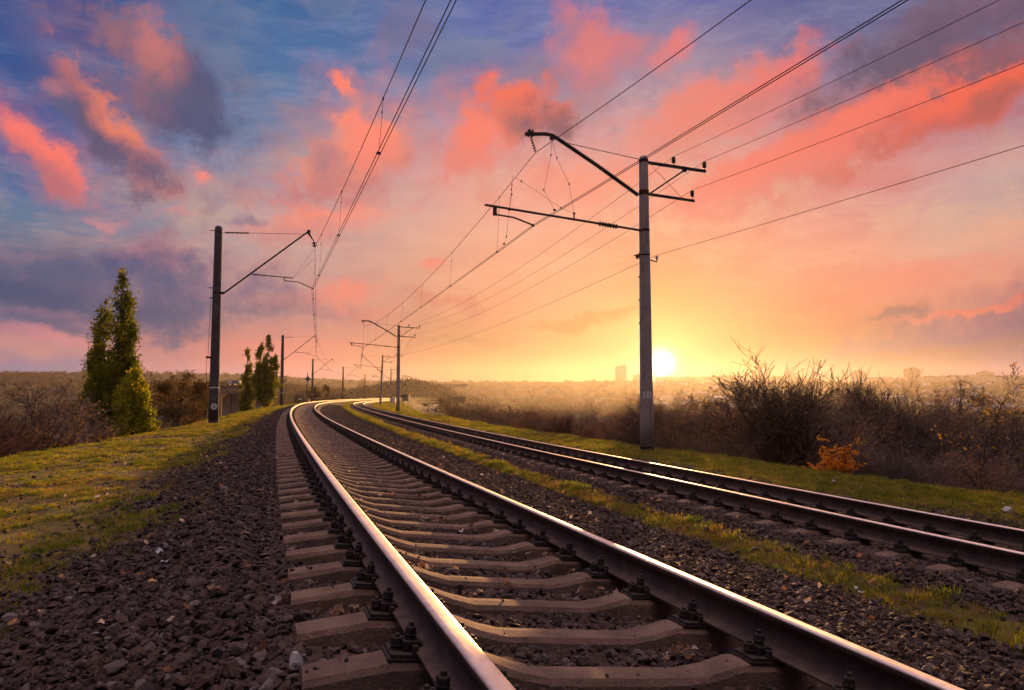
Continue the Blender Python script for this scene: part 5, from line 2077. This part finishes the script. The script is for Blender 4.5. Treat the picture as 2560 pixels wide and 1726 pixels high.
thicket(22, 1090, 1300, 70, 120, 998, 1040, (6, 4, 6, 3, 0.6, 1, 3, 2, 3))

# ------------------------------------------------------------------ things beyond the bank
def far_loc(px, Y, dz=0.0):
    x = (px - 1280) / F_PX * Y
    return Vector((x, Y, float(valley([x], [Y])[0]) + dz))


def facade(name, c, cw, sx, sz, frac=0.45):
    """plastered wall with rows of windows"""
    m, T, b, out = mat(name)
    tc = T.add('ShaderNodeTexCoord')
    x, y, z = T.sep(tc.outputs['Object'])
    h = T.m('ADD', x, y)
    fx = T.m('FRACT', T.m('DIVIDE', h, sx))
    fz = T.m('FRACT', T.m('DIVIDE', z, sz))
    win = T.m('MULTIPLY', T.m('LESS_THAN', T.m('ABSOLUTE', T.m('SUBTRACT', fx, 0.5)), frac / 2), T.m('LESS_THAN', T.m('ABSOLUTE', T.m('SUBTRACT', fz, 0.5)), 0.24))
    n = T.noise(tc.outputs['Object'], 0.12, 4, 0.6)
    col = T.mix(T.step(n, .35, .65), c, tuple(q * 0.8 for q in c[:3]) + (1,))
    T.put(b.inputs['Base Color'], T.mix(win, col, cw))
    b.inputs['Roughness'].default_value = 0.85
    return m


WALL_A = facade('pale_panel_wall', lin(.34, .31, .30), lin(.07, .07, .085), 3.2, 2.9)
WALL_B = facade('brown_panel_wall', lin(.27, .21, .18), lin(.06, .055, .065), 3.0, 2.9)
WALL_C = facade('grey_panel_wall', lin(.30, .30, .33), lin(.075, .08, .10), 3.4, 2.9)
ROOF_FLAT = worn('tarred_roof', lin(.06, .055, .055), lin(.09, .08, .075), .2, .9, bump=0)


def block(px0, px1, ptop, Y, depth, label, wall, extra=(), base_px=None, name='apartment_block', group=None):
    """flat-roofed block standing on the far slope; extra = (x0, x1, rise) roof parts in metres"""
    x0, x1 = (px0 - 1280) / F_PX * Y, (px1 - 1280) / F_PX * Y
    ztop = CAM_Z + (991.08 - ptop) / F_PX * Y
    zb = float(min(valley([x0, x1, x0, x1], [Y, Y, Y + depth, Y + depth]))) - 2
    t = empty(name, ((x0 + x1) / 2, Y, zb))
    tag(t, label, 'apartment building', group)
    w, h = x1 - x0, ztop - zb
    b = MB()
    b.box((0, depth / 2, h / 2), (w, depth, h))
    b.build('wall', wall, t)
    b = MB()
    b.box((0, depth / 2, h + 0.35), (w + .8, depth + .8, 0.7))
    b.build('roof', ROOF_FLAT, t)
    for (a, c, r) in extra:
        b = MB()
        b.box(((a + c) / 2, depth / 2, h + 0.7 + r / 2), (c - a, depth * .6, r))
        b.build('roof_house', wall, t)
    # stair tower columns stand proud of the front
    n = max(1, int(w / 22))
    for i in range(n):
        b = MB()
        b.box((-w / 2 + w * (i + .5) / n, -0.8, h / 2 + 1.2), (3.0, 1.58, h + 2.4))
        b.build('stair_tower', wall, t)
    return t


block(1540, 1567, 918, 2250, 20, 'tall slim tower block a little way from the setting sun', WALL_B, ((-12, 12, 4), (2, 14, 7)))
block(1583, 1608, 939, 2280, 18, 'squat tower block half hidden by the pole numbered 31', WALL_B, ((-6, 6, 3),))
block(1462, 1536, 953, 2260, 16, 'long low block at the foot of the slim tower', WALL_B, ((-30, -20, 3), (20, 28, 3)))
block(1640, 1790, 944, 2300, 16, 'long hazy slab block directly under the sun', WALL_B, ((-60, -50, 3), (0, 10, 3), (50, 58, 3)))
block(1798, 1902, 941, 2320, 16, 'long hazy slab block next to the slab under the sun', WALL_B, ((-45, -35, 4), (22, 30, 4)))
block(1905, 2018, 943, 2340, 16, 'slab block seen through the crown of the forked bare tree', WALL_B, ((-20, -10, 3),))
block(2139, 2165, 930, 2150, 22, 'pale square tower block between two bare trees', WALL_A, ((-8, 8, 4),))
block(2269, 2301, 924, 2150, 24, 'brown square tower block, the tallest one on the ridge away from the sun', WALL_B, ((-12, 12, 4), (-5, 6, 7)))
block(2172, 2262, 946, 2200, 16, 'low pale slab between two square towers', WALL_A, ((-30, -22, 3), (10, 18, 3)))
block(2308, 2374, 942, 2180, 16, 'grey slab next to the brown square tower', WALL_C, ((-20, -12, 3), (14, 22, 3)))
block(2376, 2500, 940, 2140, 16, 'long grey blue slab with a stepped block rising behind it', WALL_C, ((-60, -50, 3), (-10, 0, 3), (40, 50, 3)))
block(2450, 2484, 931, 2200, 20, 'stepped taller block above the long grey blue slab', WALL_C, ((-8, 6, 5),))
block(2510, 2600, 940, 2120, 16, 'grey blue slab at the edge of the picture', WALL_C, ((-30, -22, 3), (10, 20, 3)))

# houses with pitched roofs
HW = [worn('whitewashed_wall', lin(.36, .34, .33), lin(.45, .42, .40), .5, .9, bump=0), worn('pale_blue_wall', lin(.36, .42, .50), lin(.45, .5, .58), .5, .9, bump=0)]
HR = [worn('slate_roof', lin(.13, .12, .125), lin(.19, .175, .17), .8, .9, bump=0), worn('rust_red_roof', lin(.20, .075, .045), lin(.28, .11, .06), .8, .9, bump=0), worn('pale_sheet_roof', lin(.22, .22, .24), lin(.30, .30, .32), .8, .6, bump=0)]
HG = worn('dark_window', lin(.03, .03, .035), lin(.04, .04, .05), 1, .2, bump=0)


def house(px, Y, w, d, h, rz, wall, roof, label, group=None, detail=True, z=None):
    p = far_loc(px, Y, -0.4)
    if z is not None:
        p.z = z
    t = empty('house', p, rz)
    tag(t, label, 'house', group)
    b = MB()
    b.box((0, 0, h / 2), (w, d, h))
    b.add([(-w / 2, -d / 2, h), (-w / 2, d / 2, h), (-w / 2, 0, h + d * .36), (w / 2, -d / 2, h), (w / 2, d / 2, h), (w / 2, 0, h + d * .36)], [(0, 2, 1), (3, 4, 5)])
    b.build('wall', wall, t)
    b = MB()
    e, o = .5, .35
    for sg in (-1, 1):
        y1, z1, zr = sg * (d / 2 + o), h - o * .72, h + d * .36 + .06
        V = [(-w / 2 - e, y1, z1), (w / 2 + e, y1, z1), (w / 2 + e, 0, zr), (-w / 2 - e, 0, zr)]
        V += [(a, bb, c + .16) for a, bb, c in V]
        b.add(V, [(0, 1, 2, 3), (7, 6, 5, 4), (0, 4, 5, 1), (1, 5, 6, 2), (2, 6, 7, 3), (3, 7, 4, 0)])
    b.build('roof', roof, t)
    if detail:
        n = max(2, int(w / 3.2))
        for i in range(n):
            b = MB()
            b.box((-w / 2 + w * (i + .5) / n, -d / 2 - .02, h * .55), (1.1, .08, 1.3))
            b.build('window', HG, t)
    return t


house(1330, 330, 27, 9, 4.2, .05, HW[0], HR[0], 'long white house with a grey roof in the misty valley')
house(1296, 338, 7, 7, 3.2, .1, HW[1], HR[2], 'small bluish shed at the end of the long white house')
house(1438, 330, 13, 9, 3.6, .9, HW[0], HR[2], 'white gabled house with a broad pale roof below the slim tower')
house(1420, 420, 12, 9, 4.5, .2, HW[0], HR[0], 'white house just uphill of the gabled one')
house(1518, 400, 11, 8, 3.2, .4, HW[1], HR[2], 'pale blue roofed cottage nearer the numbered pole')
house(1585, 430, 10, 8, 3.2, -.3, HW[0], HR[2], 'pale cottage right behind the numbered pole')
house(1232, 430, 9, 8, 4.5, .3, HW[1], HR[2], 'small bluish cottage above the reddish bushes')
house(1162, 460, 8, 7, 3.8, .2, HW[1], HR[2], 'small blue roofed cottage beside the light slope near the road bridge')
house(1210, 310, 4, 4, 3.0, .2, HW[1], HR[2], 'tiny pale hut in the garden plots')
rg = random.Random(9)
for i in range(70):
    px = rg.choice([rg.uniform(1640, 1900), rg.uniform(2150, 2590), rg.uniform(2300, 2590)])
    Y = rg.uniform(650, 1750)
    house(px, Y, rg.uniform(9, 20), rg.uniform(8, 12), rg.uniform(3.5, 6), rg.uniform(-.6, .6), rg.choice(HW), rg.choice(HR), 'small house among the trees of the far suburb slope', 'houses of the far suburb', False)
for i in range(9):
    px = rg.uniform(300, 830)
    house(px, rg.uniform(420, 620), rg.uniform(10, 30), 10, rg.uniform(4, 6), rg.uniform(-.3, .3), HW[1], HR[2], 'pale low building on the slope behind the poplars and the shrub clump', 'low buildings behind the poplars', False)

# ---- road viaduct behind the first mast
CONC = worn('sunlit_beam_concrete', lin(.36, .27, .22), lin(.46, .35, .29), .6, .9, c3=lin(.20, .15, .13), s3=.25, bump=0, spec=.02)  # sunlit warmth painted into the beam's concrete colour
CONC_D = worn('shaded_pier_concrete', lin(.16, .135, .13), lin(.22, .19, .18), .6, .9, bump=0, spec=.02)  # darker copy of the concrete, shade painted into its colour
Yv = 225.0
xv0, xv1 = (300 - 1280) / F_PX * Yv, (672 - 1280) / F_PX * Yv
zt = at(0, 965.5, Yv).z
v = empty('road_viaduct', ((xv0 + xv1) / 2, Yv, -14))
tag(v, 'road viaduct with a warm brown beam on broad piers, behind the mast with disc 6', 'viaduct')
L = xv1 - xv0
H = zt + 14
b = MB()
b.box((0, 0, H - .85), (L, 1.2, 1.5))
b.box((0, 9.0, H - .85), (L, 1.2, 1.5))
b.build('beam', CONC, v)
b = MB()
b.box((0, 4.5, H + .05), (L, 11.0, .28))
b.build('deck', CONC_D, v)
b = MB()
for k in range(60):
    b.box((-L / 2 + L * (k + .5) / 60, -.9, H + .55), (.10, .08, .75))
b.box((0, -.9, H + .95), (L, .08, .10))
b.box((0, -.9, H + .6), (L, .05, .06))
b.build('railing', M['steel_dark'], v)
for pxc, wd in ((330, 3.0), (420, 3.0), (518, 4.0), (566, 2.6), (592, 2.8), (640, 3.0)):
    xc = (pxc - 1280) / F_PX * Yv - (xv0 + xv1) / 2
    b = MB()
    b.box((xc, 1.5, (H - 2.4) / 2), (wd, 1.6, H - 2.4))
    b.box((xc, 8.0, (H - 2.4) / 2), (wd * .8, 1.6, H - 2.4))
    b.box((xc, 4.5, H - 2.0), (wd + .8, 10.4, .78))
    b.build('pier', CONC_D, v)
BLUE = worn('blue_paint', lin(.08, .14, .30), lin(.11, .18, .36), 2, .5, bump=0)
for pxc, lb, m1 in ((582, 'small truck with a blue box body on the viaduct', BLUE), (569, 'small pale van on the viaduct', M['white'])):
    xc = (pxc - 1280) / F_PX * Yv
    tk = empty('truck', (xc, Yv + 3.0, zt + .2))
    tag(tk, lb, 'truck')
    b = MB()
    b.box((0, 0, 1.0), (1.7, 1.4, .9))
    b.build('cargo_box', m1, tk)
    b = MB()
    b.box((1.15, 0, .85), (.55, 1.3, .6))
    b.box((1.05, 0, 1.28), (.35, 1.2, .3))
    b.build('cab', M['white'], tk)
    for wx in (-.55, 1.05):
        b = MB()
        b.lathe((0, 0, 0), [(.28, -.75), (.28, .75)], 12, M=Matrix.Translation((wx, 0, .28)) @ Matrix.Rotation(math.pi / 2, 4, 'X'))
        b.build('wheel', M['black'], tk)

# ---- far road bridge over the valley
Yb = 900.0
xb0, xb1 = (1040 - 1280) / F_PX * Yb, (1170 - 1280) / F_PX * Yb
zt = at(0, 964, Yb).z
v = empty('road_bridge', ((xb0 + xb1) / 2, Yb, zt))
tag(v, 'slender far road bridge over the gap in the wooded hills', 'bridge')
b = MB()
b.box((0, 0, -.8), (xb1 - xb0, 11, 1.5))
b.build('deck', CONC_D, v)
for pxc in (1083, 1109, 1136):
    xc = (pxc - 1280) / F_PX * Yb - (xb0 + xb1) / 2
    b = MB()
    b.box((xc, -2, -18), (1.3, 1.3, 33))
    b.box((xc, 2, -18), (1.3, 1.3, 33))
    b.box((xc, 0, -1.9), (1.6, 8, .7))
    b.build('pier', CONC_D, v)
b = MB()
b.box((0, -5.3, .55), (xb1 - xb0, .12, 1.0))
b.build('railing', M['steel_dark'], v)


def lamp(px, Y, ptop, label, group, zb=None):
    x = (px - 1280) / F_PX * Y
    z0 = float(valley([x], [Y])[0]) if zb is None else zb
    h = at(px, ptop, Y).z - z0
    t = empty('lamp_post', (x, Y, z0))
    tag(t, label, 'lamp post', group)
    b = MB()
    b.tube([(0, 0, 0), (0, 0, h)], [.14, .08], 6)
    b.build('post', M['pole_grey'], t)
    b = MB()
    b.tube([(0, 0, h - .1), (1.0, 0, h + .25), (1.9, 0, h + .3)], .05, 5)
    b.box((2.1, 0, h + .3), (.8, .3, .14))
    b.build('lamp_head', M['steel_dark'], t)


for px in (1083, 1112, 1145):
    lamp(px, Yb - 4.5, 954, 'lamp post on the far road bridge', 'lamp posts of the far road bridge', zt)
for px in (733, 747, 762, 778, 798, 806, 818, 829, 845, 856):
    lamp(px, 640, 953 + random.Random(px).uniform(0, 3), 'thin lamp post in the row along the far ridge road', 'lamp posts along the far ridge')

# ---- signs, hut and small line-side things
t = empty('railway_sign', (at(765, 1003, 152).x, 152, 0.2))
tag(t, 'blue grey diamond board on a tall thin post', 'sign')
b = MB()
b.tube([(0, 0, -.3), (0.25, 0, 6.2)], .085, 8)
b.build('post', M['pole_grey'], t)
b = MB()
r_ = .62
b.add([(r_ + .30, -.12, 4.9), (.30, -.12, 4.9 + r_), (.30 - r_, -.12, 4.9), (.30, -.12, 4.9 - r_), (r_ + .30, -.09, 4.9), (.30, -.09, 4.9 + r_), (.30 - r_, -.09, 4.9), (.30, -.09, 4.9 - r_)],
      [(0, 1, 2, 3), (7, 6, 5, 4), (0, 4, 5, 1), (1, 5, 6, 2), (2, 6, 7, 3), (3, 7, 4, 0)])
b.build('board', worn('dull_blue_board', lin(.07, .085, .13), lin(.10, .115, .17), 2, .6, bump=0), t)
b = MB()
b.box((.7, -.25, .35), (.16, .16, .75))
b.build('marker', worn('orange_marker', lin(.5, .2, .05), lin(.55, .25, .06), 2, .6, bump=0), t)

t = empty('notice_board', (at(750, 1003, 146).x, 146, 0.1))
tag(t, 'small white board on a thin stake under the shrubs', 'sign')
b = MB()
b.tube([(0, 0, -.3), (0, 0, 1.2)], .025, 6)
b.build('stake', M['steel_dark'], t)
b = MB()
b.box((0, -.04, .95), (.62, .03, .32))
b.build('board', M['white'], t)

# round shield on the fourth mast
x4, y4 = FIRST[4]
o = MB()
o.lathe((0, 0, 0), [(.02, -.02), (.40, -.02), (.40, .02), (.02, .02)], 24, M=Matrix.Rotation(math.pi / 2, 4, 'X'))
sh = o.build('round_shield', M['pole_grey'], None, loc=(x4, y4 - .34, 1.62))
tag(sh, 'small round grey shield fixed low on a thin mast by the rails', 'sign')

# lattice gantry beyond the second mast
Yg = 300.0
t = empty('signal_gantry', (at(714, 990, Yg).x, Yg, -1.0))
tag(t, 'thin steel signal gantry reaching out behind the second mast and broad poplar', 'gantry')
zt = at(0, 941, Yg).z + 1.0
b = MB()
for dx in (-.35, .35):
    b.tube([(dx, 0, -3), (dx, 0, zt)], .07, 5)
for k in range(12):
    z0 = zt * k / 12
    b.tube([(-.35, 0, z0), (.35, 0, z0 + zt / 12)], .035, 4)
b.build('tower', M['steel_dark'], t)
b = MB()
for dz in (0, -.75):
    b.tube([(.5, 0, zt + dz), (-6.0, 0, zt + dz)], .07, 5)
for k in range(10):
    b.tube([(.5 - .65 * k, 0, zt - (.75 if k % 2 else 0)), (.5 - .65 * (k + 1), 0, zt - (0 if k % 2 else .75))], .035, 4)
b.build('lattice_arm', M['steel_dark'], t)
b = MB()
b.box((-.5, -.5, zt - 2.6), (1.3, .9, .12))
b.box((-.5, -.9, zt - 2.0), (1.3, .06, 1.0))
b.build('platform', worn('green_platform', lin(.07, .10, .08), lin(.09, .12, .1), 2, .7, bump=0), t)

# relay hut on legs past the second feeder mast
Yh = 190.0
xh = at(1015, 990, Yh).x
t = empty('relay_hut', (xh, Yh, -.6), -.15)
tag(t, 'small grey hut on stilts beside the far masts', 'hut')
b = MB()
b.box((0, 0, 1.75), (1.75, 1.6, 1.5))
b.build('cabin', worn('grey_sheet', lin(.20, .20, .22), lin(.27, .27, .29), 1, .7, bump=0), t)
b = MB()
b.box((0, 0, 2.58), (2.1, 1.95, .14))
b.build('roof', M['steel_dark'], t)
for sx in (-.7, .7):
    for sy in (-.6, .6):
        b = MB()
        b.box((sx, sy, .3), (.12, .12, 1.5))
        b.build('leg', M['steel_dark'], t)
b = MB()
b.box((-.2, -.82, 2.0), (.6, .05, .45))
b.build('window', HG, t)
t = empty('signal_cabinet', (at(984, 990, 186).x, 186, -.3))
tag(t, 'low whitish cabinet between the far masts and the hut', 'cabinet')
b = MB()
b.box((0, 0, .8), (1.0, .6, 1.2))
b.box((0, 0, 1.45), (1.12, .72, .08))
b.build('case', M['white'], t)
for sx in (-.4, .4):
    b = MB()
    b.box((sx, 0, .05), (.1, .1, .5))
    b.build('leg', M['steel_dark'], t)

# railway bridge that carries the line away over the gap
def steel_bridge():
    sv = np.arange(262, 412, 6.0)
    t = empty('railway_bridge', tuple(float(q) for q in trk(262, 2.5)) + (0.0,))
    tag(t, 'rust brown railway bridge on trestle piers where the line leaves the bank', 'bridge')
    inv = Matrix.Translation(t.location).inverted()
    for nm, uo, z0, z1, m_ in (('parapet', -3.2, .25, 1.15, M['iron']), ('parapet', 8.2, .25, 1.15, M['iron']), ('girder', -2.8, -1.5, .1, M['iron']), ('girder', 7.8, -1.5, .1, M['iron'])):
        b = MB()
        X, Y = trk(sv, uo)
        V = []
        for x, y in zip(X, Y):
            V += [(x, y, z0), (x, y, z1), (x + .18, y, z1), (x + .18, y, z0)]
        Fc = []
        for i in range(len(sv) - 1):
            for k in range(4):
                k2 = (k + 1) % 4
                Fc.append((i * 4 + k, i * 4 + k2, i * 4 + 4 + k2, i * 4 + 4 + k))
        b.add([inv @ Vector(p) for p in V], Fc)
        b.build(nm, m_, t)
    b = MB()
    X0, Y0 = trk(sv, -3.0)
    X1, Y1 = trk(sv, 8.0)
    V, Fc = [], []
    for i in range(len(sv)):
        V += [(X0[i], Y0[i], .12), (X1[i], Y1[i], .12), (X1[i], Y1[i], -.12), (X0[i], Y0[i], -.12)]
    for i in range(len(sv) - 1):
        for k in range(4):
            k2 = (k + 1) % 4
            Fc.append((i * 4 + k, i * 4 + k2, i * 4 + 4 + k2, i * 4 + 4 + k))
    b.add([inv @ Vector(p) for p in V], Fc)
    b.build('deck', M['iron'], t)
    for s in np.arange(286, 410, 10.0):
        b = MB()
        for uo in (-2.4, 2.4, 7.4):
            x, y = trk(s, uo)
            b.box(inv @ Vector((float(x), float(y), -9.5)), (.55, .55, 16))
        x, y = trk(s, 2.5)
        b.box(inv @ Vector((float(x), float(y), -1.8)), (10.5, .7, .6), None)
        b.build('pier', CONC_D, t)


steel_bridge()

# white stakes and the concrete chute on the slope past the second feeder mast
for px, pt, pb, Y, lb in ((1080, 1024, 1047, 66, 'white marker stake on the slope, the one nearest the reddish bushes'), (1056, 1024, 1040, 84, 'white marker stake by the concrete chute on the grass slope'), (1031, 1010, 1022, 118, 'white marker stake high on the slope beside the far masts')):
    x = (px - 1280) / F_PX * Y
    z0 = gz(x, Y)
    h = at(px, pt, Y).z - z0
    t = empty('marker_stake', (x, Y, z0))
    tag(t, lb, 'stake')
    b = MB()
    b.lathe((0, 0, -.1), [(.055, 0), (.05, h), (.03, h + .1)], 8)
    b.build('shaft', M['white'], t)
p0, p1 = at(1060, 1023, 108), at(1079, 1011, 132)
t = empty('drain_chute', p0)
dv = p1 - p0
tag(t, 'pale concrete drain chute with two edges, lying on the slope', 'chute')
for o_ in (0, 1.2):
    b = MB()
    b.tube([Vector((o_, 0, 0)), dv + Vector((o_, 0, 0))], .09, 4)
    b.build('edge', CONC_D, t)
b = MB()
b.tube([Vector((.6, 0, -.15)), dv + Vector((.6, 0, -.15))], .22, 4)
b.build('bed', CONC_D, t)

# dark clipped conifer and the pale cut slope near the road bridge
CON = plant_meshes(61, 9.0, ROUND, 3200, LEAF['olive'], 0.22, base_r=.2)
px, Y = 1117, 330
p = far_loc(px, Y)
Hc = at(px, 969, Y).z - p.z
plant('conifer', CON, p, .4, (Hc / 9.0 * .5, Hc / 9.0), 'dark pointed tree between the railway bridge and the pale slope', 'tree')

# ------------------------------------------------------------------ far woods: too many crowns to count
def crown_blob(seed, n=260):
    rr = random.Random(seed)
    b = MB()
    cl = [(Vector((rr.gauss(0, .28), rr.gauss(0, .28), rr.uniform(.25, .85))), rr.uniform(.12, .3)) for _ in range(14)]
    for i in range(n):
        c, r = rr.choice(cl)
        p = c + Vector((rr.gauss(0, r * .6), rr.gauss(0, r * .6), rr.gauss(0, r * .55)))
        p.z = max(p.z, 0.02)
        s = rr.uniform(.035, .085)
        nn = Vector((rr.gauss(0, 1), rr.gauss(0, 1), rr.gauss(0, 1))).normalized()
        a = nn.orthogonal().normalized() * s
        c2 = nn.cross(a).normalized() * s
        b.add([p - a, p + c2, p + a, p - c2], [(0, 1, 2, 3)])
    b.tube([(0, 0, -.1), (0, 0, .5)], [.03, .015], 4, cap=False)
    return b.mesh('far_crown', LEAF['far'])


CROWNS = [crown_blob(200 + i) for i in range(6)]


def wood(name, n, area, size, seed, dens=None):
    rg_ = np.random.default_rng(seed)
    X, Y = area(rg_, n)
    if dens is not None:
        k = rg_.random(len(X)) < dens(X, Y)
        X, Y = X[k], Y[k]
    Z = valley(X, Y)
    m = len(X)
    sc = rg_.uniform(*size, m)
    S = np.stack([sc * rg_.uniform(.9, 1.6, m), sc * rg_.uniform(.9, 1.6, m), sc], 1)
    rot = np.stack([np.zeros(m), np.zeros(m), rg_.uniform(0, 6.28, m)], 1)
    return scatter(name, np.stack([X, Y, Z - .3], 1), rot, S, rg_.integers(0, len(CROWNS), m), CROWNS)


def fan(y0, y1, p0, p1):
    def f(g, n):
        Y = np.sqrt(g.uniform(y0 ** 2, y1 ** 2, n))
        return (g.uniform(p0, p1, n) - 1280) / F_PX * Y, Y
    return f


wood('ridge_wood', 2500, fan(900, 1900, -40, 2620), (5, 10), 3)
wood('near_valley_wood', 900, fan(75, 280, 1130, 2640), (3.0, 6.5), 14, lambda x, y: sstep(fbm(x / 30, y / 30, 79), .36, .5))
wood('valley_wood', 4600, fan(260, 900, 1130, 2620), (3.5, 7.5), 4, lambda x, y: sstep(fbm(x / 60, y / 60, 77), .36, .50))
wood('hill_wood', 1500, fan(480, 900, 560, 1180), (4, 8), 6)
wood('slope_wood', 800, fan(250, 480, -40, 760), (2.5, 5.5), 8, lambda x, y: sstep(fbm(x / 40, y / 40, 71), .40, .55))
wood('knoll_wood', 420, lambda g, n: (g.normal(-95, 22, n), g.normal(715, 40, n)), (6, 12), 12)


# ------------------------------------------------------------------ single stones and scraps one notices
PALE = worn('pale_granite', lin(.30, .29, .28), lin(.42, .41, .40), 18, .9, c3=lin(.2, .19, .19), s3=30, bscale=60)
BROWN = worn('dark_brown_clod', lin(.035, .022, .016), lin(.06, .036, .024), 15, .95, bscale=50)
PAPER = worn('white_scrap', lin(.36, .39, .43), lin(.48, .50, .53), 14, .8, bump=0)


def lone(name, dx, dy, size, m, label, cat, seed, squash=1.0, h=.45):
    px, py = D(dx, dy)
    a, _, c = ray(px, py)
    Y = 3.0
    for _ in range(30):                       # walk down the ray to the ground
        x = a * Y
        z = gz(x, Y)
        Y = Y + (CAM_Z + c * Y - z) / max(.05, -c) * .8
    me = stone_mesh(seed, m, .7 * squash)
    o = link(name, me)
    o.scale = (size, size, size)
    o.location = (a * Y, Y, gz(a * Y, Y) + size * .5 * h)
    o.rotation_euler = (random.uniform(-.3, .3), random.uniform(-.3, .3), random.uniform(0, 6))
    tag(o, label, cat)
    return o


lone('pale_stone', 671, 1521, .085, PALE, 'largest pale grey stone lying between two sleeper ends', 'stone', 301, h=.8)
lone('pale_stone', 1894, 1098, .13, PALE, 'pale blue grey stone lying on the grass behind the outer rail', 'stone', 302)
lone('pale_stone', 2290, 1168, .16, PALE, 'grey stone on the gravel near the outermost rail, at the edge', 'stone', 303)
lone('clod', 1605, 1212, .15, BROWN, 'dark brown clod in the grass strip between the tracks', 'clod', 304)
lone('clod', 1544, 1207, .10, BROWN, 'smaller dark clod left of the brown clod in the grass strip', 'clod', 305)


def scrap(dx, dy, size, label, seed, m=None):
    rr_ = random.Random(seed)
    o = lone('paper_scrap', dx, dy, size, PAPER, label, 'paper scrap', seed, h=0.9)
    b = MB()
    n = 8
    ring = [(.6 * math.cos(6.283 * i / n) * rr_.uniform(.5, 1.1), .45 * math.sin(6.283 * i / n) * rr_.uniform(.5, 1.1), rr_.uniform(-.1, .45)) for i in range(n)]
    b.add(ring + [(0, 0, .1)], [(i, (i + 1) % n, n) for i in range(n)])
    o.data = b.mesh('paper_scrap', m or PAPER)


for i, (dx, dy, s, lb) in enumerate(((374, 1287, .055, 'crumpled white scrap at the border of grass and stones'), (362, 1264, .06, 'small white scrap just above the crumpled one'),
                                    (790, 1308, .07, 'bluish white scrap beside the leaf heap between the sleeper ends'), (222, 1458, .05, 'white scrap among the dark stones near the lower edge'),
                                    (168, 1284, .06, 'white scrap on the mossy grass'), (945, 1295, .06, 'white scrap lying against the shiny rail inside the track'),
                                    (1352, 1330, .07, 'bluish scrap by the bolts inside the raised track'), (1946, 1345, .05, 'white scrap in the stones by the grass strip'),
                                    (1985, 1385, .06, 'larger white scrap lower down among the stones by the strip'), (1958, 1352, .045, 'pale torn scrap touching the grass strip'))):
    scrap(dx, dy, s, lb, 400 + i)

# ------------------------------------------------------------------ evening air
def build_haze():
    x0, x1, y0, y1, z0, z1 = -2700, 2700, -200, 2960, -24, HAZE_TOP
    b = MB()
    b.box(((x0 + x1) / 2, (y0 + y1) / 2, (z0 + z1) / 2), (x1 - x0, y1 - y0, z1 - z0))
    m = bpy.data.materials.new('evening_haze')
    m.use_nodes = True
    T = NT(m.node_tree)
    T.n.clear()
    out = T.add('ShaderNodeOutputMaterial')
    v = T.add('ShaderNodeVolumePrincipled')
    v.inputs['Color'].default_value = (0.85, 0.80, 0.80, 1)
    v.inputs['Density'].default_value = HAZE_D
    v.inputs['Anisotropy'].default_value = HAZE_G
    T.l.new(v.outputs[0], out.inputs['Volume'])
    o = b.build('haze', m)
    tag(o, kind='stuff')


build_haze()
